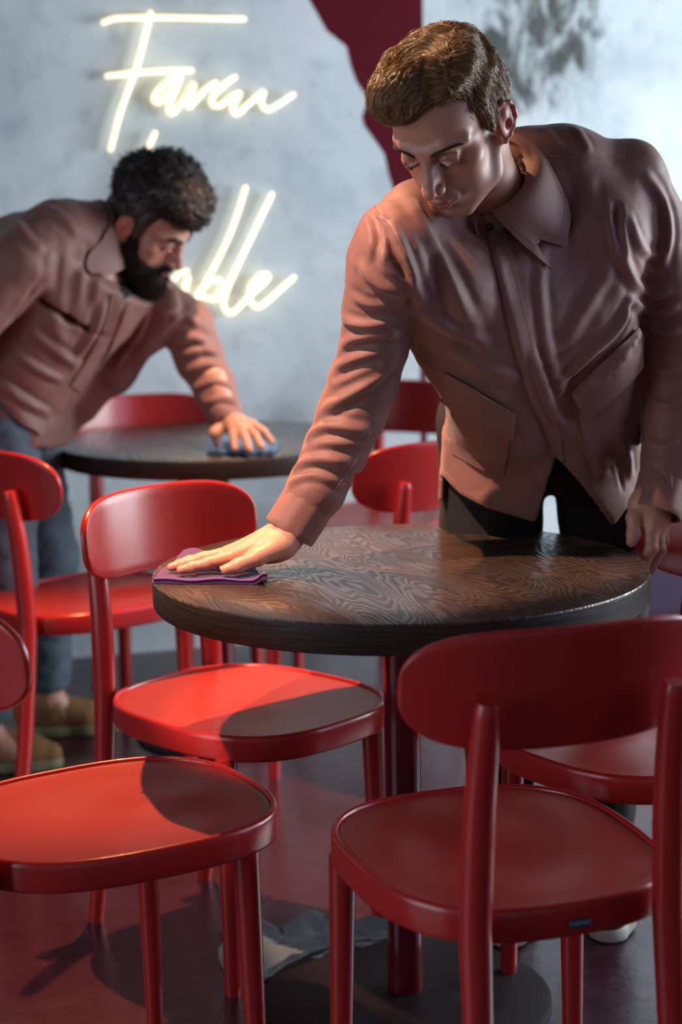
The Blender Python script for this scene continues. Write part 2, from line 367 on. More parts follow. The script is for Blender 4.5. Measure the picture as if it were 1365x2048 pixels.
def chair_meshes():
    D = {}
    V, Fc = radial([(s, .011, dish) for s in np.linspace(.02, .9, 12)] + [(.96, .011, lambda x, y: dish(x, y) * .5 + .2277), (.99, .011, .4555), (1, .0105, .4545), (1, .0105, .440), (.5, .02, .438)])
    D['seat'] = (V, [tuple(reversed(f)) for f in Fc])
    V, Fc = radial([(1, .0105, .4405), (1, .0102, .4565), (1, .0085, .4592), (1, .0055, .4602), (1, .0028, .4590), (1, .0008, .4555), (1, 0, .450), (1, 0, .420), (1, .0008, .4165), (1, .003, .415), (1, .018, .415), (1, .02, .4405)])
    Fc = Fc[:-2]; n = 96; r0 = 11 * n
    Fc += [(r0 + k, r0 + (k + 1) % n, (k + 1) % n, k) for k in range(n)]
    D['seat_frame'] = (V, [tuple(reversed(f)) for f in Fc])
    # backrest: rounded panel, curved in plan and tilted
    n = 96; HW, HH, T = .222, .0775, .013
    us = [-math.cos(PI * i / 60) for i in range(61)]; rho = .0062; V = []; Fc = []; m_ = 40
    for uu in us:
        uu = max(-.9995, min(.9995, uu)); u = HW * uu; hh = HH * (1 - abs(uu) ** 3.9) ** (1 / 2.5); ro = min(rho, hh); tk = T / 2 * math.sqrt(max(.02, 1 - (1 - ro / rho) ** 2)) if ro < rho else T / 2
        ed = (HW - abs(u)) ; tk *= math.sqrt(1 - (1 - min(1, ed / rho)) ** 2) if ed < rho else 1
        sec = [((hh - ro) + ro * math.sin(q), tk * math.cos(q)) for q in np.linspace(0, PI, 10)] + [((hh - ro) * (1 - 2 * k / 11), -tk) for k in range(1, 11)] \
            + [(-(hh - ro) - ro * math.sin(q), -tk * math.cos(q)) for q in np.linspace(0, PI, 10)] + [(-(hh - ro) * (1 - 2 * k / 11), tk) for k in range(1, 11)]
        a = u / .38; cy = -.247 + .38 * (1 - math.cos(a)); cx = .38 * math.sin(a)
        for w, t in sec: V.append((cx - math.sin(a) * t, cy - .10 * w + math.cos(a) * t, .742 + w))
    for i in range(60):
        for k in range(m_): Fc.append((i * m_ + k, i * m_ + (k + 1) % m_, (i + 1) * m_ + (k + 1) % m_, (i + 1) * m_ + k))
    Fc.append(tuple(range(m_))[::-1]); Fc.append(tuple(60 * m_ + k for k in range(m_)))
    D['backrest'] = (V, Fc)
    for sx, key in ((-1, 'rl'), (1, 'rr')):
        P = spline([(sx * .138, -.290, 0), (sx * .135, -.260, .20), (sx * .133, -.242, .40), (sx * .132, -.240, .47), (sx * .129, -.246, .60), (sx * .126, -.258, .70), (sx * .125, -.263, .738)], 5)
        zz = P[:, 2]; R = np.interp(zz, [0, .2, .42, .55, .66, .70, .728, .738], [.0145, .0175, .0205, .0208, .0190, .0172, .0150, .0125])
        mb = MB().tube(P, R, 20); D[key] = (mb.V, mb.F)
    for sx, key in ((-1, 'fl'), (1, 'fr')):
        P = spline([(sx * .186, .142, 0), (sx * .183, .139, .2), (sx * .179, .135, .418)], 5)
        R = np.interp(P[:, 2], [0, .25, .418], [.0140, .0175, .0195])
        mb = MB().tube(P, R, 20); D[key] = (mb.V, mb.F)
    return D
CD = chair_meshes()
def make_chair():
    c = empty('cafe_chair', (0, 0, 0))
    mesh('seat', *CD['seat'], M['seat'], c, angle=50); mesh('seat_frame', *CD['seat_frame'], M['red'], c, angle=50)
    mesh('backrest', *CD['backrest'], M['red'], c, angle=60)
    for k in ('fl', 'fr', 'rl', 'rr'): mesh('leg', *CD[k], M['red'], c, angle=40)
    return c
chair0 = make_chair()
CH = [  # x, y, facing angle, label
    (-.174, 3.08, -133.8, 'red chair at the left of the front table, its seat half in orange light'),
    (.205, 2.325, 18.4, 'nearest red chair in the right foreground, seen from behind, with small maker plate'),
    (-.352, 2.505, -60, 'red chair in the left foreground, large empty seat, backrest cut off by the frame'),
    (-.585, 4.00, -50, 'red chair at the far left seen from behind, in front of the jeans'),
    (-.46, 4.70, -156, 'red chair against the wall behind the far table, backrest with white glare'),
    (.10, 4.97, 150, 'red chair farthest back by the maroon wall stripe, upper of two backrests'),
    (.065, 4.03, 40, 'red chair between the two tables, rounded backrest end left of the jacket'),
    (.50, 2.83, 126.9, 'red chair at the right beside the trousers, behind the foreground chair'),
]
for i, (x, y, a, lab) in enumerate(CH):
    if i == 0: c = chair0
    else:
        c = chair0.copy(); COL.objects.link(c)
        for ch in list(chair0.children):
            d = ch.copy(); COL.objects.link(d); d.parent = c
    c.location = (x, y, 0); c.rotation_euler = (0, 0, math.radians(a)); tag(c, lab, 'chair', 'red cafe chairs')
    if i == 1: chairB = c
# maker plate on the back of the nearest chair's seat frame
pl = MB()
def rear_y(x): return min(y for xx, y in outline(1, 384) if abs(xx - x) < .004) - .0004
xs = np.linspace(-.004, .023, 6); V = []; 
for x in xs:
    for z in (.4265, .4385): V += [(x, rear_y(.018) - .0014, z), (x, rear_y(.018) + .004, z)]
Fp = []
for i in range(5):
    a = i * 4; Fp += [(a, a + 4, a + 6, a + 2), (a + 2, a + 6, a + 7, a + 3), (a, a + 1, a + 5, a + 4), (a + 1, a + 3, a + 7, a + 5)]
Fp += [(0, 2, 3, 1), (20, 21, 23, 22)]
plate = mesh('maker_plate', V, Fp, M['plate'], chairB, smooth=False)
fc = bpy.data.curves.new('lettering', 'FONT'); fc.body = 'THONET'; fc.size = .0074; fc.extrude = .0003; fc.align_x = 'CENTER'; fc.align_y = 'CENTER'; fc.offset = .0001
fo = bpy.data.objects.new('lettering', fc); COL.objects.link(fo)
bpy.context.view_layer.update()
tm = bpy.data.meshes.new_from_object(fo.evaluated_get(bpy.context.evaluated_depsgraph_get())); bpy.data.objects.remove(fo)
tm.materials.clear(); tm.materials.append(M['letters']); lo = bpy.data.objects.new('lettering', tm); COL.objects.link(lo); lo.parent = plate
lo.location = (.0095, rear_y(.018) - .0016, .4325); lo.rotation_euler = (PI / 2, 0, 0)

# ------------------------------------------------------------------ crumpled paper on the floor
rng = np.random.RandomState(4)
n1, n2 = 34, 22; V = []
c00, c10, c11, c01 = np.array([-.215, 2.86]), np.array([.10, 3.04]), np.array([.09, 3.115]), np.array([-.24, 3.12])
def wave(u, v): return sum(a * math.sin(f * u * 6.28 + g * v * 6.28 + p) for a, f, g, p in ((.4, 1.3, .7, .3), (.3, 2.9, -1.4, 1.2), (.25, 1.7, 3.1, 2.2), (.2, 5.1, 2.3, .5), (.15, 4.2, -5.3, 1.9)))
for i in range(n1):
    for j in range(n2):
        u, v_ = i / (n1 - 1), j / (n2 - 1)
        p = (1 - u) * (1 - v_) * c00 + u * (1 - v_) * c10 + u * v_ * c11 + (1 - u) * v_ * c01
        w = wave(u, v_); z = .006 + .011 * abs(w) + .022 * max(0, v_ - .75) * 4 * abs(math.sin(u * 9))
        V.append((p[0] + .006 * math.sin(v_ * 9 + u * 4), p[1] + .014 * math.sin(u * 13) * v_, z))
Fq = [(i * n2 + j, (i + 1) * n2 + j, (i + 1) * n2 + j + 1, i * n2 + j + 1) for i in range(n1 - 1) for j in range(n2 - 1)]
Vb = [(x, y, .0012) for x, y, z in V]; N = len(V)
bd = [i * n2 for i in range(n1)] + [(n1 - 1) * n2 + j for j in range(1, n2)] + [i * n2 + n2 - 1 for i in range(n1 - 2, -1, -1)] + [j for j in range(n2 - 2, 0, -1)]
Fs = [(bd[k], bd[k] + N, bd[(k + 1) % len(bd)] + N, bd[(k + 1) % len(bd)]) for k in range(len(bd))]
pp = mesh('paper_sheet', V + Vb, Fq + [tuple(reversed([a + N for a in f])) for f in Fq] + Fs, M['paper'], smooth=False)
tag(pp, 'crumpled grey paper sheet lying on the dark floor under the front table', 'paper')
# ------------------------------------------------------------------ distance-field modelling (bodies, clothes)
def unit(v): v = np.asarray(v, float); return v / (np.linalg.norm(v) + 1e-12)
class Field:
    def __init__(s, lo, hi, h):
        s.lo = np.array(lo, float); s.h = h; s.n = np.ceil((np.array(hi, float) - s.lo) / h).astype(int) + 1
        s.ax = [s.lo[i] + h * np.arange(s.n[i]) for i in range(3)]
        s.F = np.full(tuple(s.n), 1.0, np.float32)
    def box(s, lo, hi):
        a = np.clip(np.floor((np.array(lo) - s.lo) / s.h).astype(int), 0, s.n); b = np.clip(np.ceil((np.array(hi) - s.lo) / s.h).astype(int) + 1, 0, s.n)
        sl = tuple(slice(a[i], b[i]) for i in range(3))
        X, Y, Z = np.meshgrid(s.ax[0][sl[0]], s.ax[1][sl[1]], s.ax[2][sl[2]], indexing='ij', sparse=True)
        return sl, X, Y, Z
    def comb(s, sl, d, k, op):
        A = s.F[sl]
        if A.size == 0: return
        if op == 'u':
            if k > 0: h = np.clip(.5 + .5 * (A - d) / k, 0, 1); s.F[sl] = A + (d - A) * h - k * h * (1 - h)
            else: s.F[sl] = np.minimum(A, d)
        else:                        # subtract
            d = -d
            if k > 0: h = np.clip(.5 + .5 * (d - A) / k, 0, 1); s.F[sl] = A + (d - A) * h + k * h * (1 - h)
            else: s.F[sl] = np.maximum(A, d)
    def cone(s, a, b, r1, r2=None, k=.01, op='u', flat=None, fs=1.0):
        a = np.array(a, float); b = np.array(b, float); r2 = r1 if r2 is None else r2
        m = max(r1, r2) + k * 1.5 + 2 * s.h
        sl, X, Y, Z = s.box(np.minimum(a, b) - m, np.maximum(a, b) + m)
        d = b - a; L = d @ d + 1e-12
        px, py, pz = X - a[0], Y - a[1], Z - a[2]
        t = np.clip((px * d[0] + py * d[1] + pz * d[2]) / L, 0, 1)
        vx, vy, vz = px - t * d[0], py - t * d[1], pz - t * d[2]
        q = vx * vx + vy * vy + vz * vz
        if flat is not None:
            n = unit(flat); w = vx * n[0] + vy * n[1] + vz * n[2]; q = q + (fs * fs - 1) * w * w
        s.comb(sl, (np.sqrt(q) - (r1 + (r2 - r1) * t)).astype(np.float32), k, op); return s
    def chain(s, P, R, k=.01, op='u', flat=None, fs=1.0):
        for i in range(len(P) - 1): s.cone(P[i], P[i + 1], R[i], R[i + 1], k, op, flat, fs)
        return s
    def ell(s, c, r, R=None, k=.01, op='u'):
        c = np.array(c, float); r = np.array(r, float); m = max(r) + k * 1.5 + 2 * s.h
        sl, X, Y, Z = s.box(c - m, c + m); x, y, z = X - c[0], Y - c[1], Z - c[2]
        if R is not None:
            R = np.asarray(R); x, y, z = (x * R[0, i] + y * R[1, i] + z * R[2, i] for i in range(3))
        q = np.sqrt((x / r[0]) ** 2 + (y / r[1]) ** 2 + (z / r[2]) ** 2) + 1e-6
        g = np.sqrt((x / r[0] ** 2) ** 2 + (y / r[1] ** 2) ** 2 + (z / r[2] ** 2) ** 2) + 1e-6
        s.comb(sl, (q * (q - 1) / g).astype(np.float32), k, op); return s
    def loft(s, secs, k=.02, op='u'):    # secs: (centre, lateral dir, half width, half depth, exponent-ish)
        C = np.array([q[0] for q in secs], float); m = max(max(q[2], q[3]) for q in secs) + .03
        sl, X, Y, Z = s.box(C.min(0) - m, C.max(0) + m)
        sh = np.broadcast(X, Y, Z).shape; best = np.full(sh, 9., np.float32); bd = np.full(sh, 9., np.float32)
        for i in range(len(secs) - 1):
            a, b = C[i], C[i + 1]; d = b - a; L = d @ d
            t = ((X - a[0]) * d[0] + (Y - a[1]) * d[1] + (Z - a[2]) * d[2]) / L
            tc = np.clip(t, 0, 1); ln = math.sqrt(L)
            cx, cy, cz = X - a[0] - tc * d[0], Y - a[1] - tc * d[1], Z - a[2] - tc * d[2]
            la, lb = unit(secs[i][1]), unit(secs[i + 1][1]); l = [la[j] + (lb[j] - la[j]) * tc for j in range(3)]
            T = d / ln
            u = cx * l[0] + cy * l[1] + cz * l[2]
            ax = cx * T[0] + cy * T[1] + cz * T[2]
            w2 = np.maximum(cx * cx + cy * cy + cz * cz - u * u - ax * ax, 0); 
            W_ = secs[i][2] + (secs[i + 1][2] - secs[i][2]) * tc; E_ = secs[i][3] + (secs[i + 1][3] - secs[i][3]) * tc
            u2 = u * u
            q = np.sqrt(u2 / W_ ** 2 + w2 / E_ ** 2) + 1e-6; g = np.sqrt(u2 / W_ ** 4 + w2 / E_ ** 4) + 1e-6
            dd = q * (q - 1) / g
            over = np.abs(ax)
            dd = np.where(over > 1e-6, np.where(dd > 0, np.sqrt(dd * dd + over * over), np.maximum(dd, over * .8 - .0)), dd)
            best = np.minimum(best, dd.astype(np.float32))
        s.comb(sl, best, k, op); return s
    def mesh(s, smooth=1):
        F = s.F; h = s.h; n = np.array(F.shape)
        S_ = F < 0
        cnt = np.zeros(n - 1, np.int8)
        for i in (0, 1):
            for j in (0, 1):
                for k in (0, 1): cnt += S_[i:n[0] - 1 + i, j:n[1] - 1 + j, k:n[2] - 1 + k]
        act = (cnt > 0) & (cnt < 8); idx = np.argwhere(act); vid = np.full(n - 1, -1, np.int64); vid[act] = np.arange(len(idx))
        pos = np.zeros((len(idx), 3)); num = np.zeros(len(idx))
        I = idx.T
        for ax in range(3):
            o = [a for a in range(3) if a != ax]
            for p in (0, 1):
                for q in (0, 1):
                    c0 = I.copy(); c0[o[0]] += p; c0[o[1]] += q; c1 = c0.copy(); c1[ax] += 1
                    f0 = F[tuple(c0)]; f1 = F[tuple(c1)]; m_ = (f0 < 0) != (f1 < 0)
                    t = np.where(m_, f0 / np.where(f0 - f1 == 0, 1, f0 - f1), 0)
                    P = c0.T.astype(float); P[:, ax] += t
                    pos[m_] += P[m_]; num[m_] += 1
        pos /= num[:, None]; V = s.lo + pos * h
        Q = []
        for ax in range(3):
            o = [(ax + 1) % 3, (ax + 2) % 3]
            a = [slice(None)] * 3; b = [slice(None)] * 3; a[ax] = slice(0, -1); b[ax] = slice(1, None)
            s0 = S_[tuple(a)]; s1 = S_[tuple(b)]; E = np.argwhere(s0 != s1)
            E = E[(E[:, o[0]] > 0) & (E[:, o[1]] > 0) & (E[:, o[0]] < n[o[0]] - 1) & (E[:, o[1]] < n[o[1]] - 1)]
            inv = s0[tuple(E.T)]
            def g(du, dv):
                c = E.copy(); c[:, o[0]] += du; c[:, o[1]] += dv; return vid[tuple(c.T)]
            q = np.stack([g(-1, -1), g(0, -1), g(0, 0), g(-1, 0)], 1); q[~inv] = q[~inv][:, ::-1]; Q.append(q)
        Q = np.concatenate(Q); Q = Q[(Q >= 0).all(1)]
        for _ in range(smooth): V = relax(V, Q)
        return V, Q
def relax(V, Q, a=.5):
    acc = np.zeros_like(V); c = np.zeros(len(V))
    for i in range(4):
        j = Q[:, (i + 1) % 4]; k = Q[:, (i - 1) % 4]
        for d in range(3): acc[:, d] += np.bincount(Q[:, i], V[j, d] + V[k, d], len(V))
        c += np.bincount(Q[:, i], minlength=len(V)) * 2
    return V * (1 - a) + a * acc / np.maximum(c, 1)[:, None]
def normals(V, Q):
    n = np.cross(V[Q[:, 2]] - V[Q[:, 0]], V[Q[:, 3]] - V[Q[:, 1]]); N = np.zeros_like(V)
    for i in range(4):
        for d in range(3): N[:, d] += np.bincount(Q[:, i], n[:, d], len(V))
    return N / (np.linalg.norm(N, axis=1)[:, None] + 1e-12)
def bvh(V, Q): return BVHTree.FromPolygons([Vector(v) for v in V], [tuple(int(i) for i in q) for q in Q])
CAM0 = Vector((0, 0, CAM_H))
def hit(tree, px, py):
    d = Vector(ray(px, py)).normalized(); r = tree.ray_cast(CAM0, d)
    return (np.array(r[0]), np.array(r[1])) if r[0] is not None else (None, None)
def line3(tree, pts, per=8):         # pixel polyline laid on a surface
    out = []; nn = []
    for p in spline([(x, y) for x, y in pts], per):
        q, n = hit(tree, *p)
        if q is not None:
            if out and abs(q[1] - out[-1][1]) > .12: continue
            out.append(q); nn.append(n)
    return np.array(out), np.array(nn)
def folds(V, Q, strokes, passes=1):   # press or raise creases in a cloth surface along strokes
    tree = bvh(V, Q); N = normals(V, Q); D = np.zeros(len(V)); side = np.zeros(len(V))
    for pts, w, amp in strokes:
        P, _ = line3(tree, pts, 6)
        if len(P) < 2: continue
        lo = P.min(0) - 3 * w; hi = P.max(0) + 3 * w
        I = np.nonzero(((V > lo) & (V < hi)).all(1))[0]; 
        if len(I) == 0: continue
        A = P[:-1]; B = P[1:]; d = B - A; L = (d ** 2).sum(1) + 1e-12
        X = V[I][:, None, :] - A[None]; t = np.clip((X * d).sum(2) / L, 0, 1); R = X - t[..., None] * d
        dd = (R ** 2).sum(2); j = dd.argmin(1); ar = np.arange(len(I)); dist = np.sqrt(dd[ar, j])
        s = (j + t[ar, j]) / len(A)
        tp = np.clip(np.minimum(s, 1 - s) * 5, 0, 1) ** .7
        q = dist / w
        D[I] += amp * tp * (np.exp(-q * q) - .35 * np.exp(-((q - 1.7) / .7) ** 2))
    return V + N * D[:, None]
def cnoise(P, f, seed=0, oct=3):     # cheap smooth noise
    r = np.random.RandomState(seed); out = 0; a = 1
    for o in range(oct):
        for _ in range(5):
            w = r.normal(size=3); w *= f / np.linalg.norm(w); out = out + a * np.sin(P @ w * 2 * PI + r.uniform(0, 6.28) + 1.3 * np.sin(P @ (r.normal(size=3) * f * .6) * 2 * PI)) / 5
        f *= 2.1; a *= .5
    return out
def drape(tree, left, right, nu, nv, off, th, name, mat, parent, push=0.0, uvfun=None):
    # a cloth piece between two pixel polylines laid on a surface, with its own thickness
    L = spline(left, 8); R = spline(right, 8)
    def res(P, n):
        s = np.r_[0, np.cumsum(np.linalg.norm(np.diff(P, axis=0), axis=1))]; t = np.linspace(0, s[-1], n)
        return np.stack([np.interp(t, s, P[:, i]) for i in range(2)], 1)
    L = res(L, nv); R = res(R, nv); G = np.zeros((nu, nv, 3)); Nn = np.zeros((nu, nv, 3)); ok = np.ones((nu, nv), bool); last = None
    for j in range(nv):
        for i in range(nu):
            u = i / (nu - 1); p = L[j] * (1 - u) + R[j] * u; q, n = hit(tree, *p)
            if q is None or (last is not None and abs(q[1] - last) > .15): ok[i, j] = False; continue
            G[i, j] = q; Nn[i, j] = n; last = q[1]
    bad = np.argwhere(~ok); good = np.argwhere(ok)
    for b in bad:
        g = good[((good - b) ** 2).sum(1).argmin()]; d = ray(*(L[b[1]] * (1 - b[0] / (nu - 1)) + R[b[1]] * b[0] / (nu - 1)))
        G[b[0], b[1]] = d * (G[g[0], g[1]][1] / d[1]) + [0, 0, CAM_H]; Nn[b[0], b[1]] = Nn[g[0], g[1]]
    for _ in range(3):                # even out the normals
        Nn[1:-1] = (Nn[:-2] + Nn[1:-1] + Nn[2:]) / 3; Nn[:, 1:-1] = (Nn[:, :-2] + Nn[:, 1:-1] + Nn[:, 2:]) / 3
    Nn /= np.linalg.norm(Nn, axis=2)[..., None] + 1e-9
    o = off if not callable(off) else np.array([[off(i / (nu - 1), j / (nv - 1)) for j in range(nv)] for i in range(nu)])[..., None]
    T_ = G + Nn * (o + th); B_ = G + Nn * (o if callable(off) else min(off, .0)) - (0 if callable(off) else Nn * .001)
    e = .0007
    V = np.concatenate([T_.reshape(-1, 3), B_.reshape(-1, 3)]); n = nu * nv
    Q = []
    for i in range(nu - 1):
        for j in range(nv - 1):
            a = i * nv + j; Q.append((a, a + 1, a + nv + 1, a + nv)); Q.append((a + n, a + nv + n, a + nv + 1 + n, a + 1 + n))
    bd = [i * nv for i in range(nu)] + [(nu - 1) * nv + j for j in range(1, nv)] + [i * nv + nv - 1 for i in range(nu - 2, -1, -1)] + [j for j in range(nv - 2, 0, -1)]
    for k in range(len(bd)): a, b = bd[k], bd[(k + 1) % len(bd)]; Q.append((a, b, b + n, a + n))
    # orient outwards
    f = Q[0]; nn_ = np.cross(V[f[1]] - V[f[0]], V[f[2]] - V[f[0]])
    if nn_ @ Nn[0, 0] < 0: Q = [tuple(reversed(q)) for q in Q]
    return mesh(name, V, Q, mat, parent, angle=50)

def stitches(tree, pts, name, mat, parent, off=.0022, length=.0032, gap=.0016, r=.00045, every=1):
    P, Nn = line3(tree, pts, 20)
    if len(P) < 2: return None
    s = np.r_[0, np.cumsum(np.linalg.norm(np.diff(P, axis=0), axis=1))]; mb = MB(); t = 0
    while t + length < s[-1]:
        a = [np.interp(t, s, P[:, i]) for i in range(3)]; b = [np.interp(t + length, s, P[:, i]) for i in range(3)]
        n = np.array([np.interp(t, s, Nn[:, i]) for i in range(3)])
        mb.tube([np.array(a) + n * off, np.array(b) + n * off], r, 5); t += length + gap
    return mb.build(name, mat, parent)

# ------------------------------------------------------------------ cloth, skin and hair materials
def cloth(name, c1, c2, rough=.78, weave=1400, sheen=.15):
    m = MT(name); v = m.coord()
    col = m.mix(m.noise(v, 14, 4, .6), c1, c2)
    m.set(Base_Color=col, Roughness=rough); m.b.inputs['Sheen Weight'].default_value = sheen; m.b.inputs['Sheen Roughness'].default_value = .5
    h = m.math('ADD', m.math('MULTIPLY', m.noise(v, weave, 2, .5), .25), m.math('MULTIPLY', m.noise(v, 38, 4, .6, .5), 1.0))
    m.bump(h, .28, .0024); return m.m
M['jacket'] = cloth('dusty_pink_twill', (.185, .076, .060), (.230, .098, .077), .62)
M['thread'] = cloth('jacket_thread', (.30, .14, .12), (.34, .16, .14))
M['black'] = cloth('black_cotton', (.0035, .0035, .004), (.006, .006, .007), .9, sheen=0)
M['jeans'] = cloth('blue_denim', (.035, .058, .085), (.10, .14, .18), .8)
m = MT('skin'); at_ = m.n('ShaderNodeVertexColor', layer_name='tint'); v = m.coord()
mot = m.mix(m.math('MULTIPLY', m.noise(v, 90, 4, .6), .35), at_.outputs[0], m.mix(1.0, at_.outputs[0], (.86, .62, .55), 'MULTIPLY'))
m.set(Base_Color=mot, Roughness=.46); m.b.inputs['Subsurface Weight'].default_value = .18
m.b.inputs['Subsurface Radius'].default_value = (.012, .004, .002); m.b.inputs['Subsurface Scale'].default_value = 1.0
m.bump(m.math('ADD', m.noise(v, 900, 3, .6), m.math('MULTIPLY', m.noise(v, 260, 3, .5), .8)), .22, .0006); M['skin'] = m.m
def hairmat(name, ca, cb, rough=.38):
    m = MT(name); v = m.coord(); m.set(Base_Color=m.mix(m.noise(v, 160, 2, .5), ca, cb), Roughness=rough)
    m.b.inputs['Specular IOR Level'].default_value = .6; m.b.inputs['Anisotropic'].default_value = .3; return m.m
M['hair1'] = hairmat('light_brown_hair', (.14, .068, .026), (.38, .21, .085))
M['hair1_base'] = hairmat('light_brown_hair_mass', (.065, .030, .012), (.11, .054, .022), .7); M['hair1_base'].node_tree.nodes['Principled BSDF'].inputs['Specular IOR Level'].default_value = .15
M['brow'] = hairmat('eyebrow_hair', (.030, .014, .008), (.055, .028, .015), .6)
M['hair2'] = hairmat('dark_curly_hair', (.009, .005, .0035), (.026, .015, .010), .5)
M['beard'] = hairmat('dark_beard', (.007, .004, .003), (.018, .011, .008), .8); M['beard'].node_tree.nodes['Principled BSDF'].inputs['Specular IOR Level'].default_value = .2
M['nail'] = None
m = MT('finger_nail'); v = m.coord(); m.set(Base_Color=m.mix(m.noise(v, 50, 2), (.55, .30, .24), (.60, .34, .27)), Roughness=.25); M['nail'] = m.m
m = MT('button'); m.set(Base_Color=(.012, .012, .013), Roughness=.35); M['button'] = m.m
SKIN = np.array([.50, .255, .175])
def paint(o, C):
    a = o.data.color_attributes.new('tint', 'FLOAT_COLOR', 'POINT'); n = len(o.data.vertices)
    C = np.concatenate([C, np.ones((len(C), 1))], 1).astype(np.float32); a.data.foreach_set('color', C.ravel())

def strands(paths, name, mat, parent, r0=.00035, sides=3, rng=None):   # thin tapered hairs in one mesh
    rng = rng or np.random.RandomState(1)
    V = []; Q = []; base = 0
    P = np.asarray(paths, float); n, k, _ = P.shape       # n strands of k points
    T = np.gradient(P, axis=1); T /= np.linalg.norm(T, axis=2)[..., None] + 1e-9
    ref = rng.normal(size=(n, 1, 3)); A = np.cross(T, ref); A /= np.linalg.norm(A, axis=2)[..., None] + 1e-9; B = np.cross(T, A)
    rad = r0 * np.clip(np.minimum(1, (1 - np.linspace(0, 1, k)) * 2.2 + .12), 0, 1)
    rings = []
    for s in range(sides):
        q = 2 * PI * s / sides; rings.append(P + rad[None, :, None] * (math.cos(q) * A + math.sin(q) * B))
    Vv = np.stack(rings, 2).reshape(-1, 3)                # strand, point, side
    st = np.arange(n)[:, None, None] * k * sides; pt = np.arange(k - 1)[None, :, None] * sides; sd = np.arange(sides)[None, None, :]
    a = st + pt + sd; b = st + pt + (sd + 1) % sides
    Qq = np.stack([a, b, b + sides, a + sides], -1).reshape(-1, 4)
    return fastmesh(name, Vv, Qq, mat, parent)

